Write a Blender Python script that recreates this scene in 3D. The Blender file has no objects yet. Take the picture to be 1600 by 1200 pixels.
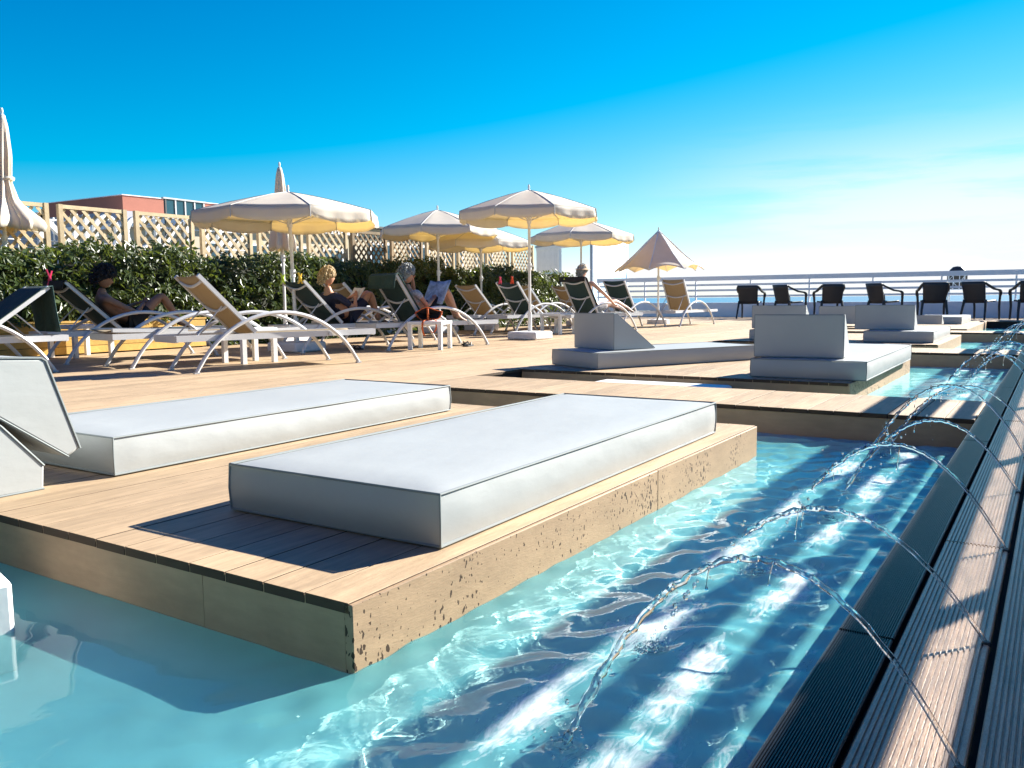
import bpy, bmesh, math, random
import numpy as np
from mathutils import Vector, Matrix
random.seed(7); rng = np.random.default_rng(7)
S = bpy.context.scene
COL = S.collection
R = math.radians

# ------------------------------------------------------------------ camera
cam_d = bpy.data.cameras.new('camera'); cam = bpy.data.objects.new('camera', cam_d); COL.objects.link(cam)
right = Vector((0.83939517, 0.54342467, -0.01026538)); up = Vector((-0.04694962, 0.09131056, 0.99471509)); fwd = Vector((-0.54149006, 0.83447709, -0.10215923))
cam.matrix_world = Matrix(((right.x, up.x, -fwd.x, 0), (right.y, up.y, -fwd.y, 0), (right.z, up.z, -fwd.z, .65), (0, 0, 0, 1)))
cam_d.sensor_width = 36; cam_d.lens = 29.61; cam_d.clip_start = .05; cam_d.clip_end = 30000
S.camera = cam

# ------------------------------------------------------------------ sky, sun, exposure
SUN_EL, SUN_AZ = R(26.5), R(21.0)
SKY_STRENGTH, SUN_STRENGTH, EXPOSURE = 0.05, 5.0, 1.66
S.view_settings.view_transform = 'Standard'; S.view_settings.look = 'None'
S.view_settings.exposure = EXPOSURE; S.view_settings.gamma = 1; S.view_settings.use_curve_mapping = False
world = bpy.data.worlds.new('World'); S.world = world; world.use_nodes = True
wn, wl = world.node_tree.nodes, world.node_tree.links
wn.clear()
def N(nodes, typ, **kw):
    n = nodes.new(typ)
    for k, v in kw.items():
        if k.startswith('i_'):
            key = k[2:]; key = int(key) if key.isdigit() else key.replace('_', ' ')
            n.inputs[key].default_value = v
        else: setattr(n, k, v)
    return n
sky = N(wn, 'ShaderNodeTexSky', sky_type='NISHITA', sun_disc=False, sun_elevation=SUN_EL, sun_rotation=SUN_AZ, altitude=50, air_density=1.0, dust_density=0.0, ozone_density=4.0)
sub = N(wn, 'ShaderNodeVectorMath', operation='SUBTRACT'); wl.new(sky.outputs[0], sub.inputs[0]); sub.inputs[1].default_value = (2.25, 0.78, 0.0)   # deeper, more saturated blue
grd = N(wn, 'ShaderNodeVectorMath', operation='MULTIPLY'); wl.new(sub.outputs[0], grd.inputs[0]); grd.inputs[1].default_value = (1.42, 1.05, 1.0)
hsv = N(wn, 'ShaderNodeVectorMath', operation='MAXIMUM'); wl.new(grd.outputs[0], hsv.inputs[0]); hsv.inputs[1].default_value = (0, 0, 0)
tc = N(wn, 'ShaderNodeTexCoord'); sep = N(wn, 'ShaderNodeSeparateXYZ'); wl.new(tc.outputs['Generated'], sep.inputs[0])
mp = N(wn, 'ShaderNodeMapping', i_Scale=(1.0, 1.0, 9.0), i_Location=(1, 0, 0)); wl.new(tc.outputs['Generated'], mp.inputs[0])
cl = N(wn, 'ShaderNodeTexNoise', i_Scale=2.4, i_Detail=8.0, i_Roughness=.58); wl.new(mp.outputs[0], cl.inputs['Vector'])
cr = N(wn, 'ShaderNodeMapRange', i_1=.44, i_2=.58); wl.new(cl.outputs[0], cr.inputs[0])
band = N(wn, 'ShaderNodeMapRange', i_1=.21, i_2=.05); band.interpolation_type = 'SMOOTHSTEP'; wl.new(sep.outputs['Z'], band.inputs[0])
mul = N(wn, 'ShaderNodeMath', operation='MULTIPLY'); wl.new(cr.outputs[0], mul.inputs[0]); wl.new(band.outputs[0], mul.inputs[1])
sd_ = N(wn, 'ShaderNodeVectorMath', operation='DOT_PRODUCT'); wl.new(tc.outputs['Generated'], sd_.inputs[0]); sd_.inputs[1].default_value = (math.sin(SUN_AZ), math.cos(SUN_AZ), 0)
bank = N(wn, 'ShaderNodeMapRange', i_1=.66, i_2=.90); bank.interpolation_type = 'SMOOTHSTEP'; wl.new(sd_.outputs['Value'], bank.inputs[0])      # a bank of thin cloud under the sun
mul2 = N(wn, 'ShaderNodeMath', operation='MULTIPLY'); wl.new(mul.outputs[0], mul2.inputs[0]); wl.new(bank.outputs[0], mul2.inputs[1])
cmix = N(wn, 'ShaderNodeMix', data_type='RGBA'); wl.new(mul2.outputs[0], cmix.inputs[0]); wl.new(hsv.outputs[0], cmix.inputs[6]); cmix.inputs[7].default_value = (6.1, 6.3, 6.5, 1)
cap = N(wn, 'ShaderNodeVectorMath', operation='MINIMUM'); wl.new(cmix.outputs[2], cap.inputs[0]); cap.inputs[1].default_value = (6.4, 6.6, 6.8)
bg = N(wn, 'ShaderNodeBackground', i_Strength=SKY_STRENGTH); wl.new(cap.outputs[0], bg.inputs[0])
wo = N(wn, 'ShaderNodeOutputWorld'); wl.new(bg.outputs[0], wo.inputs[0])
sun_d = bpy.data.lights.new('sun', 'SUN'); sun = bpy.data.objects.new('sun', sun_d); COL.objects.link(sun)
sun_d.energy = SUN_STRENGTH; sun_d.angle = R(.5); sun_d.color = (1, .95, .87)
sdir = Vector((math.cos(SUN_EL) * math.sin(SUN_AZ), math.cos(SUN_EL) * math.cos(SUN_AZ), math.sin(SUN_EL)))
sun.rotation_euler = sdir.to_track_quat('Z', 'Y').to_euler(); sun.location = (5, 8, 12)
S.cycles.transparent_max_bounces = 24; S.cycles.max_bounces = 10; S.cycles.transmission_bounces = 8
S.cycles.caustics_refractive = True; sun_d.cycles.is_caustics_light = True; S.cycles.use_denoising = True; S.cycles.sample_clamp_indirect = 6

# ------------------------------------------------------------------ materials
def mat(name, base, rough=.6, var=.12, scale=8., bump=0., bscale=60., spec=.5, rand=0., trans=None, tcol=None, metal=0., stretch=(1, 1, 1), coat=0.):
    """principled material: base colour broken up by object-space noise; rand = tint per object; trans = share of translucency"""
    m = bpy.data.materials.new(name); m.use_nodes = True
    n, l = m.node_tree.nodes, m.node_tree.links
    p = n['Principled BSDF']; p.inputs['Roughness'].default_value = rough; p.inputs['Specular IOR Level'].default_value = spec; p.inputs['Metallic'].default_value = metal
    p.inputs['Coat Weight'].default_value = coat
    c = N(n, 'ShaderNodeTexCoord'); g = N(n, 'ShaderNodeMapping', i_Scale=stretch); l.new(c.outputs['Object'], g.inputs[0])
    if rand:                                    # every board its own piece of grain
        oj = N(n, 'ShaderNodeObjectInfo'); of = N(n, 'ShaderNodeMath', operation='MULTIPLY', i_1=57.0); l.new(oj.outputs['Random'], of.inputs[0]); l.new(of.outputs[0], g.inputs['Location'])
    t = N(n, 'ShaderNodeTexNoise', i_Scale=scale, i_Detail=6.0, i_Roughness=.62); l.new(g.outputs[0], t.inputs['Vector'])
    a = N(n, 'ShaderNodeMapRange', i_1=.3, i_2=.7, i_3=1 - var, i_4=1 + var); l.new(t.outputs[0], a.inputs[0])
    src = a.outputs[0]
    if rand:
        oi = N(n, 'ShaderNodeObjectInfo'); r = N(n, 'ShaderNodeMapRange', i_3=1 - rand, i_4=1 + rand); l.new(oi.outputs['Random'], r.inputs[0])
        q = N(n, 'ShaderNodeMath', operation='MULTIPLY'); l.new(src, q.inputs[0]); l.new(r.outputs[0], q.inputs[1]); src = q.outputs[0]
    v = N(n, 'ShaderNodeVectorMath', operation='SCALE'); v.inputs[0].default_value = base; l.new(src, v.inputs['Scale'])
    l.new(v.outputs[0], p.inputs['Base Color'])
    if bump:
        t2 = N(n, 'ShaderNodeTexNoise', i_Scale=bscale, i_Detail=5.0); l.new(g.outputs[0], t2.inputs['Vector'])
        b = N(n, 'ShaderNodeBump', i_Strength=bump, i_Distance=.01); l.new(t2.outputs[0], b.inputs['Height']); l.new(b.outputs[0], p.inputs['Normal'])
    if trans:
        tb = N(n, 'ShaderNodeBsdfTranslucent'); tb.inputs[0].default_value = (*(tcol or base), 1)
        mx = N(n, 'ShaderNodeMixShader', i_0=trans); l.new(p.outputs[0], mx.inputs[1]); l.new(tb.outputs[0], mx.inputs[2])
        l.new(mx.outputs[0], n['Material Output'].inputs[0])
    if rand:                                    # weathering that runs across neighbouring boards
        ge = N(n, 'ShaderNodeNewGeometry'); tw = N(n, 'ShaderNodeTexNoise', i_Scale=1.3, i_Detail=7.0, i_Roughness=.7); l.new(ge.outputs['Position'], tw.inputs['Vector'])
        mw = N(n, 'ShaderNodeMapRange', i_1=.32, i_2=.68, i_3=.84, i_4=1.14); l.new(tw.outputs[0], mw.inputs[0])
        vw = N(n, 'ShaderNodeVectorMath', operation='SCALE'); l.new(v.outputs[0], vw.inputs[0]); l.new(mw.outputs[0], vw.inputs['Scale']); l.new(vw.outputs[0], p.inputs['Base Color'])
    return m
M = {}
M['wood'] = mat('wood_plank', (.44, .315, .19), .62, .20, 5, .25, 40, .35, .11, stretch=(9, .8, 9))
M['wood_pale'] = mat('wood_pale', (.52, .37, .225), .6, .12, 5, .2, 40, .35, .06, stretch=(9, .8, 9))
M['fascia'] = mat('wood_fascia', (.40, .275, .165), .65, .10, 6, .12, 50, .3, .05, stretch=(1.2, 1.2, 5))
M['edge'] = mat('weathered_shaded_edge', (.07, .045, .026), .9)  # weathered sides, darkened too so sunlit gaps read as shade
M['under'] = mat('dark_substructure', (.02, .018, .015), .9)
M['wet'] = mat('wet_dark_plank', (.014, .013, .014), .30, .3, 12, .15, 90, .22, .1, stretch=(6, 1, 6))
M['rib'] = mat('ribbed_wet_plank', (.30, .20, .13), .30, .3, 9, .2, 80, .6, .12, stretch=(6, 1, 6))
M['cushion'] = mat('pale_vinyl', (.385, .405, .395), .5, .025, 3, .22, 14, .4, stretch=(1, .45, 1))
M['piping'] = mat('vinyl_seam', (.22, .25, .25), .55, .05)
M['alu'] = mat('white_aluminium', (.60, .60, .60), .35, .05, 10, spec=.5)
M['white'] = mat('white_paint', (.80, .80, .78), .5, .05, 6, .05)
M['beige_sling'] = mat('beige_sling', (.34, .27, .17), .8, .08, 30, .15, 300, trans=.28, tcol=(.40, .29, .16))
M['shaded_sling'] = mat('shaded_green_sling', (.018, .045, .045), .8, .15, 30, .15, 300)  # shade of towel-covered beige slings put into a dark green colour
M['towel'] = mat('dark_green_towel', (.022, .055, .052), .95, .2, 40, .4, 200)
M['canopy'] = mat('cream_canopy', (.80, .78, .71), .85, .05, 6, .12, 90, trans=.42, tcol=(.90, .72, .38))
M['seam'] = mat('canopy_seam', (.52, .50, .46), .8)
M['pole'] = mat('white_pole', (.78, .77, .74), .4, .04)
M['concrete'] = mat('white_concrete', (.66, .66, .66), .85, .08, 9, .3, 60)
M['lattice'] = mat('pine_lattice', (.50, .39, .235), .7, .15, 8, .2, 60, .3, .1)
M['lattice_shade'] = mat('shaded_lattice', (.30, .22, .13), .75, .2, 8, .2, 60, .3, .12)  # darker lattice copy, shade put into the colour of two panels
M['yellow'] = mat('yellow_timber', (.52, .32, .08), .6, .15, 7, .2, 50, .3, .08)
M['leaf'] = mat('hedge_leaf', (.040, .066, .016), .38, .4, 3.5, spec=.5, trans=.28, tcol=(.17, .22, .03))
M['blocker_leaf'] = mat('sky_block_hedge', (.008, .014, .006), .7, .5, 9, .6, 25)  # near-black leaves of the added hedge that blocks sky light
M['core'] = mat('dark_fill', (.018, .022, .010), .9, .3)  # dark filler: light-blocking core of the hedge, also planter soil
M['pink'] = mat('salmon_render', (.36, .13, .085), .85, .06, 2, .1)
M['greywall'] = mat('grey_render', (.36, .35, .37), .85, .06, 2, .1)
M['cream'] = mat('cream_render', (.52, .45, .33), .85, .06, 2, .1)
M['dark'] = mat('dark_metal', (.03, .032, .035), .5, .1)
M['glass'] = mat('dark_glass', (.02, .07, .10), .06, .1, spec=.8)
M['chair'] = mat('dark_chair', (.012, .015, .022), .5, .15, 20, .1)
M['steel'] = mat('railing_steel', (.55, .55, .55), .35, .06, 5)
M['railwhite'] = mat('white_railing', (.82, .82, .84), .5, .04, 4)
M['parapet'] = mat('white_parapet', (.80, .81, .84), .7, .05, 2, .1)
M['skin'] = mat('tanned_skin', (.50, .25, .15), .5, .08, 20, spec=.4)
M['skin_pale'] = mat('pale_skin', (.62, .36, .26), .5, .08, 20, spec=.4)
M['skin_dark'] = mat('deep_tan_skin', (.33, .16, .09), .5, .08, 20, spec=.4)
M['hair_dark'] = mat('dark_hair', (.012, .009, .008), .85, .3, 60, .6, 120)
M['hair_grey'] = mat('grey_hair', (.28, .29, .27), .7, .3, 60, .6, 120)
M['hair_blond'] = mat('fair_hair', (.42, .30, .15), .7, .3, 60, .6, 120)
M['navy'] = mat('navy_cloth', (.018, .02, .045), .85, .25, 60, .2, 150)
M['black'] = mat('black_cloth', (.012, .012, .014), .8, .2, 40)
M['greycloth'] = mat('grey_print_cloth', (.38, .38, .40), .85, .45, 45)
M['straw'] = mat('straw_hat', (.62, .45, .27), .8, .15, 60, .4, 150)
M['paper'] = mat('printed_paper', (.62, .64, .66), .7, .25, 30)
M['bluepaper'] = mat('blue_print_paper', (.30, .42, .55), .7, .5, 14)
M['orange'] = mat('orange_cloth', (.80, .16, .03), .7, .15, 20, .2, 120)
M['pinkclip'] = mat('pink_plastic', (.80, .05, .14), .35, .05)
M['redclip'] = mat('red_plastic', (.80, .09, .03), .35, .05)
M['greenclip'] = mat('lime_plastic', (.45, .62, .05), .35, .05)
M['yellowclip'] = mat('yellow_plastic', (.80, .55, .05), .35, .05)
M['sea'] = mat('sea', (.03, .16, .30), .25, .2, .02, .3, .3)
M['ground'] = mat('town_ground', (.30, .27, .22), .9, .2, .2)
M['floor'] = mat('pool_floor', (.60, .93, .90), .7, .06, 3)
M['liner'] = mat('pool_liner', (.62, .80, .84), .6, .05, 3)

def spotted():
    m = M['fascia'].copy(); m.name = 'splashed_fascia'; n, l = m.node_tree.nodes, m.node_tree.links
    p = n['Principled BSDF']; src = p.inputs['Base Color'].links[0].from_socket
    c = N(n, 'ShaderNodeTexCoord'); g = N(n, 'ShaderNodeMapping', i_Scale=(1, 1, .62)); l.new(c.outputs['Object'], g.inputs[0])
    w = N(n, 'ShaderNodeTexNoise', i_Scale=45.0, i_Detail=3.0); l.new(g.outputs[0], w.inputs['Vector'])
    ad = N(n, 'ShaderNodeMix', data_type='VECTOR'); ad.inputs[0].default_value = .022; l.new(g.outputs[0], ad.inputs[4]); l.new(w.outputs['Color'], ad.inputs[5])
    tot = None
    for sc, th, dth in ((46, .15, .05), (95, .17, .06)):
        v = N(n, 'ShaderNodeTexVoronoi', i_Scale=float(sc)); l.new(ad.outputs[1], v.inputs['Vector'])
        big = N(n, 'ShaderNodeTexNoise', i_Scale=4.0, i_Detail=2.0); l.new(c.outputs['Object'], big.inputs['Vector'])
        rr = N(n, 'ShaderNodeMath', operation='MULTIPLY'); sp = N(n, 'ShaderNodeSeparateColor'); l.new(v.outputs['Color'], sp.inputs[0])
        l.new(sp.outputs[0], rr.inputs[0]); l.new(big.outputs[0], rr.inputs[1])          # cell-random x patchiness -> spot radius
        rad = N(n, 'ShaderNodeMapRange', i_1=.23, i_2=.60, i_3=0.0, i_4=th * 2.6); l.new(rr.outputs[0], rad.inputs[0])
        lt = N(n, 'ShaderNodeMath', operation='LESS_THAN'); l.new(v.outputs['Distance'], lt.inputs[0]); l.new(rad.outputs[0], lt.inputs[1])
        if tot is None: tot = lt.outputs[0]
        else:
            mx = N(n, 'ShaderNodeMath', operation='MAXIMUM'); l.new(tot, mx.inputs[0]); l.new(lt.outputs[0], mx.inputs[1]); tot = mx.outputs[0]
    mix = N(n, 'ShaderNodeMix', data_type='RGBA'); l.new(tot, mix.inputs[0]); l.new(src, mix.inputs[6]); mix.inputs[7].default_value = (.055, .032, .018, 1)
    l.new(mix.outputs[2], p.inputs['Base Color'])
    return m
M['spotted'] = spotted()

def water_material():
    m = bpy.data.materials.new('pool_water'); m.use_nodes = True; n, l = m.node_tree.nodes, m.node_tree.links
    n.remove(n['Principled BSDF']); out = n['Material Output']
    c = N(n, 'ShaderNodeTexCoord')
    # ripples: strong where the jets fall, nearly flat far from them
    sp = N(n, 'ShaderNodeSeparateXYZ'); l.new(c.outputs['Object'], sp.inputs[0])
    act = N(n, 'ShaderNodeMapRange', i_1=-1.75, i_2=-.75, i_3=.05, i_4=1.0); l.new(sp.outputs[0], act.inputs[0])
    n1 = N(n, 'ShaderNodeTexNoise', i_Scale=9.0, i_Detail=3.0, i_Distortion=.8); g = N(n, 'ShaderNodeMapping', i_Scale=(1.3, .8, 1)); l.new(c.outputs['Object'], g.inputs[0]); l.new(g.outputs[0], n1.inputs['Vector'])
    n2 = N(n, 'ShaderNodeTexNoise', i_Scale=30.0, i_Detail=2.0, i_Distortion=.4); l.new(g.outputs[0], n2.inputs['Vector'])
    a2 = N(n, 'ShaderNodeMath', operation='MULTIPLY', i_1=.28); l.new(n2.outputs[0], a2.inputs[0])
    ad = N(n, 'ShaderNodeMath', operation='ADD'); l.new(n1.outputs[0], ad.inputs[0]); l.new(a2.outputs[0], ad.inputs[1])
    h = N(n, 'ShaderNodeMath', operation='MULTIPLY'); l.new(ad.outputs[0], h.inputs[0]); l.new(act.outputs[0], h.inputs[1])
    b = N(n, 'ShaderNodeBump', i_Strength=.45, i_Distance=.007); l.new(h.outputs[0], b.inputs['Height'])
    mx = N(n, 'ShaderNodeBsdfGlass', i_IOR=1.33, i_Roughness=0.0); mx.inputs[0].default_value = (.93, .985, .985, 1); l.new(b.outputs[0], mx.inputs['Normal'])
    # slightly milky water: fine bubbles and cloudiness scatter some light just under the surface
    ml = N(n, 'ShaderNodeBsdfDiffuse'); ml.inputs[0].default_value = (.24, .78, .80, 1)
    mf = N(n, 'ShaderNodeMapRange', i_1=-1.5, i_2=-1.0, i_3=.14, i_4=.27); l.new(sp.outputs[0], mf.inputs[0])
    mk = N(n, 'ShaderNodeMixShader'); l.new(mf.outputs[0], mk.inputs[0]); l.new(mx.outputs[0], mk.inputs[1]); l.new(ml.outputs[0], mk.inputs[2]); mx = mk
    # froth: white jet bubbles, also painting the sunlit bands between rail shadows white
    fat = N(n, 'ShaderNodeAttribute', attribute_name='froth_sunband')
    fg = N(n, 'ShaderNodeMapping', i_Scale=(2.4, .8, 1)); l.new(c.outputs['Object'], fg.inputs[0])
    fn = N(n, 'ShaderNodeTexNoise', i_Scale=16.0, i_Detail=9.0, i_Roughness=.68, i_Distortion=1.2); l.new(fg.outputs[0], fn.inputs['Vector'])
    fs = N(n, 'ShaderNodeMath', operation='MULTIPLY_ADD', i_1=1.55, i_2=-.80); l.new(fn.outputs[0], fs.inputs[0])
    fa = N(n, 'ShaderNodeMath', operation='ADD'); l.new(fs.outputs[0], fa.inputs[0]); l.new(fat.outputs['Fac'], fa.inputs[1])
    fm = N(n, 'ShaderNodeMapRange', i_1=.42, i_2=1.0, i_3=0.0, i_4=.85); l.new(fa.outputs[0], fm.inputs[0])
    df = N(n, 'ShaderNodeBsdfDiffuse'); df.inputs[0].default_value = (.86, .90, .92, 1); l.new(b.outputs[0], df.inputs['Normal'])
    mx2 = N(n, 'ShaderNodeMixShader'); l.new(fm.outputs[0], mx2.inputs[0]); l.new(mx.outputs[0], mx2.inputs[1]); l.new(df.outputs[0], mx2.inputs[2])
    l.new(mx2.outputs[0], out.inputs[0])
    return m
M['water'] = water_material()
def jet_material():
    m = bpy.data.materials.new('clear_water'); m.use_nodes = True; n, l = m.node_tree.nodes, m.node_tree.links
    p = n['Principled BSDF']; p.inputs['Transmission Weight'].default_value = 1; p.inputs['Roughness'].default_value = .02; p.inputs['IOR'].default_value = 1.33; p.inputs['Base Color'].default_value = (.95, .98, 1, 1)
    return m
M['jet'] = jet_material()

# ------------------------------------------------------------------ builders
class MB:
    def __init__(s): s.v = []; s.f = []; s.smooth = []
    def add(s, vs, fs, smooth=False):
        o = len(s.v); s.v += [tuple(map(float, q)) for q in vs]; s.f += [tuple(i + o for i in f) for f in fs]; s.smooth += [smooth] * len(fs); return s
    def box(s, x0, x1, y0, y1, z0, z1, ch=0.0):
        if not ch:
            vs = [(x, y, z) for z in (z0, z1) for y in (y0, y1) for x in (x0, x1)]
            return s.add(vs, [(0, 2, 3, 1), (4, 5, 7, 6), (0, 1, 5, 4), (2, 6, 7, 3), (0, 4, 6, 2), (1, 3, 7, 5)])
        vs = []
        for z, d in ((z0, 0), (z1 - ch, 0), (z1, ch)):
            vs += [(x0 + d, y0 + d, z), (x1 - d, y0 + d, z), (x1 - d, y1 - d, z), (x0 + d, y1 - d, z)]
        fs = [(3, 2, 1, 0), (8, 9, 10, 11)]
        for k in (0, 4):
            for i in range(4): j = (i + 1) % 4; fs.append((k + i, k + j, k + 4 + j, k + 4 + i))
        return s.add(vs, fs)
    def beam(s, a, b, w, h, upv=(0, 0, 1)):
        a, b = Vector(a), Vector(b); d = (b - a).normalized(); u = Vector(upv)
        if abs(d.dot(u)) > .98: u = Vector((0, 1, 0))
        sx = d.cross(u).normalized(); sy = sx.cross(d).normalized()
        vs = [p + sx * i * w / 2 + sy * j * h / 2 for p in (a, b) for i, j in ((-1, -1), (1, -1), (1, 1), (-1, 1))]
        return s.add(vs, [(3, 2, 1, 0), (4, 5, 6, 7)] + [(i, (i + 1) % 4, 4 + (i + 1) % 4, 4 + i) for i in range(4)])
    def tube(s, pts, r, k=8, caps=True):
        pts = [Vector(p) for p in pts]; n = len(pts); rs = r if hasattr(r, '__len__') else [r] * n
        t0 = (pts[1] - pts[0]).normalized(); u = t0.orthogonal().normalized(); vs = []
        for i, p in enumerate(pts):
            t = (pts[min(i + 1, n - 1)] - pts[max(i - 1, 0)]).normalized(); u = (u - t * u.dot(t)).normalized(); w = t.cross(u)
            vs += [p + (u * math.cos(2 * math.pi * j / k) + w * math.sin(2 * math.pi * j / k)) * rs[i] for j in range(k)]
        fs = [(i * k + j, i * k + (j + 1) % k, (i + 1) * k + (j + 1) % k, (i + 1) * k + j) for i in range(n - 1) for j in range(k)]
        if caps: fs += [tuple(range(k - 1, -1, -1)), tuple(range((n - 1) * k, n * k))]
        return s.add(vs, fs, True)
    def lathe(s, prof, k=16, c=(0, 0, 0)):
        vs = [(c[0] + r * math.cos(2 * math.pi * j / k), c[1] + r * math.sin(2 * math.pi * j / k), c[2] + z) for r, z in prof for j in range(k)]
        fs = [(i * k + j, i * k + (j + 1) % k, (i + 1) * k + (j + 1) % k, (i + 1) * k + j) for i in range(len(prof) - 1) for j in range(k)]
        return s.add(vs, fs, True)
    def prism(s, poly, x0, x1):
        """polygon in (y, z), extruded along x"""
        n = len(poly); vs = [(x0, y, z) for y, z in poly] + [(x1, y, z) for y, z in poly]
        return s.add(vs, [tuple(range(n)), tuple(range(2 * n - 1, n - 1, -1))] + [(i, n + i, n + (i + 1) % n, (i + 1) % n) for i in range(n)])
    def grid(s, fn, nu, nv, smooth=True):
        vs = [fn(i / nu, j / nv) for i in range(nu + 1) for j in range(nv + 1)]
        return s.add(vs, [(i * (nv + 1) + j, (i + 1) * (nv + 1) + j, (i + 1) * (nv + 1) + j + 1, i * (nv + 1) + j + 1) for i in range(nu) for j in range(nv)], smooth)
    def ball(s, c, r, k=12, n=8, sq=(1, 1, 1)):
        pr = [(math.sin(math.pi * i / n), -math.cos(math.pi * i / n)) for i in range(n + 1)]
        vs = [(c[0] + r * sq[0] * a * math.cos(2 * math.pi * j / k), c[1] + r * sq[1] * a * math.sin(2 * math.pi * j / k), c[2] + r * sq[2] * b) for a, b in pr for j in range(k)]
        return s.add(vs, [(i * k + j, i * k + (j + 1) % k, (i + 1) * k + (j + 1) % k, (i + 1) * k + j) for i in range(n) for j in range(k)], True)
    def mesh(s, name, m):
        me = bpy.data.meshes.new(name); me.from_pydata(s.v, [], s.f); me.materials.append(m)
        me.polygons.foreach_set('use_smooth', s.smooth); me.update(); me.set_sharp_from_angle(angle=R(28)); return me
    def build(s, name, m, parent=None, fix=True):
        me = s.mesh(name, m)
        if fix:
            bm = bmesh.new(); bm.from_mesh(me); bmesh.ops.recalc_face_normals(bm, faces=bm.faces); bm.to_mesh(me); bm.free()
        return link(name, me, parent)
def link(name, me, parent=None, loc=None):
    o = bpy.data.objects.new(name, me); COL.objects.link(o)
    if parent: o.parent = parent
    if loc: o.location = loc
    return o
def tag(o, label=None, cat=None, group=None, kind=None):
    if label: o['label'] = label
    if cat: o['category'] = cat
    if group: o['group'] = group
    if kind: o['kind'] = kind
    return o
def empty(name, loc=(0, 0, 0), rz=0., label=None, cat=None, group=None, kind=None):
    o = bpy.data.objects.new(name, None); COL.objects.link(o); o.empty_display_size = .1
    o.location = loc; o.rotation_euler = (0, 0, rz); return tag(o, label, cat, group, kind)
def copy_tree(o, parent=None, kids=None):
    c = o.copy(); COL.objects.link(c)
    if parent: c.parent = parent
    for ch in list(o.children): copy_tree(ch, c)
    return c
def soften(o, w=.006, seg=2):
    b = o.modifiers.new('soft edges', 'BEVEL'); b.width = w; b.segments = seg; b.limit_method = 'ANGLE'; b.angle_limit = R(35)
    return o

# ------------------------------------------------------------------ sea, ground, terrace body
WATER = -.155; FLOOR = -.42
MB().add([(-9000, -9000, -22), (9000, -9000, -22), (9000, 9000, -22), (-9000, 9000, -22)], [(0, 1, 2, 3)]).build('sea', M['sea'])['kind'] = 'structure'
MB().box(-400, -13.2, -300, 300, -21, -6).build('ground', M['ground'])['kind'] = 'structure'
PL, PR = -4.1, -.335                         # pool basin between main deck and gutter
tb = MB(); tb.box(-13.2, 1.0, -4, 25.6, -6, FLOOR - .004)
tag(tb.build('terrace_slab', M['concrete']), kind='structure')
floor = MB(); floor.box(PL - .6, PR + .02, -3.5, 24.5, FLOOR - .003, FLOOR)
tag(floor.build('pool_floor', M['floor']), kind='structure').cycles.is_caustics_receiver = True

# ------------------------------------------------------------------ decks built plank by plank
PW = .1385; GAP = .0050
_pm = {}
def plank_mesh(w, length, along='y', th=.024, m=None, ribs=0):
    key = (round(w, 4), round(length, 3), along, th, (m or M['wood']).name, ribs)
    if key in _pm: return _pm[key]
    ch = .0006 if not ribs else .0025; prof = [(0, -th), (w, -th), (w, -ch), (w - ch, 0)]
    if ribs:
        st = (w - 2 * ch) / ribs
        for k in range(ribs - 1, 0, -1):
            x = ch + k * st
            prof += [(x + st * .22, 0), (x + st * .12, -.0035), (x - st * .12, -.0035), (x - st * .22, 0)]
    prof += [(ch, 0), (0, -ch)]
    n = len(prof)
    vs = [(a, 0, z) for a, z in prof] + [(a, length, z) for a, z in prof]
    if along == 'x': vs = [(y, x, z) for x, y, z in vs]
    b = MB().add(vs, [tuple(range(n)), tuple(range(2 * n - 1, n - 1, -1))] + [(i, n + i, n + (i + 1) % n, (i + 1) % n) for i in range(n)])
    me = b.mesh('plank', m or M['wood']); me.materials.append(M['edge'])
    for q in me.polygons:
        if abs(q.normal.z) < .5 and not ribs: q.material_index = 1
    bm = bmesh.new(); bm.from_mesh(me); bmesh.ops.recalc_face_normals(bm, faces=bm.faces); bm.to_mesh(me); bm.free()
    _pm[key] = me; return me
def planks_y(root, x0, x1, y0, y1, cuts=(), m=None, z=0., w=PW):
    n = max(1, round((x1 - x0) / w)); w = (x1 - x0) / n
    for i in range(n):
        ys = [y0] + [c + random.uniform(-.3, .3) for c in cuts] + [y1]
        for a, b in zip(ys[:-1], ys[1:]):
            link('plank', plank_mesh(w - GAP, round(b - a - .003, 2), 'y', m=m), root, (x0 + i * w, a, z + random.uniform(-.0007, .0007)))
def platform(x0, x1, y0, y1, front_joints=(), splash=True):
    r = empty('pool_platform', kind='structure')
    MB().box(x0 + .06, x1 - .06, y0 + .06, y1 - .06, -.12, -.026).build('joists', M['under'], r)
    planks_y(r, x0, x1 - .001, y0 + .004, y1 - .004)
    z0, z1, t = -.164, -.006, .02
    xs = [x0] + list(front_joints) + [x1 - t]
    for a, b in zip(xs[:-1], xs[1:]): MB().box(a + .001, b - .001, y0 + .006, y0 + t, z0, z1).build('fascia_board', M['fascia'], r)
    ys = [y0 + .004, (y0 + y1) / 2 + .2, y1 - .004]
    for a, b in zip(ys[:-1], ys[1:]):
        soften(MB().box(x1 - t, x1 + .004, a, b - .001, z0, -.003).build('fascia_board', M['spotted'] if splash else M['fascia'], r), .003)
    MB().box(x0, x1 - t, y1 - t, y1 - .006, z0, z1).build('fascia_board', M['fascia'], r)
    return r
platform(PL, -1.245, 1.27, 4.165, (-2.75, -1.745))
platform(PL, -1.265, 6.48, 9.46, (-2.7,))
platform(PL, -1.27, 11.85, 14.85, (-2.7,))
platform(PL, -1.38, 17.2, 22.0, (-2.7,))
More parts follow.
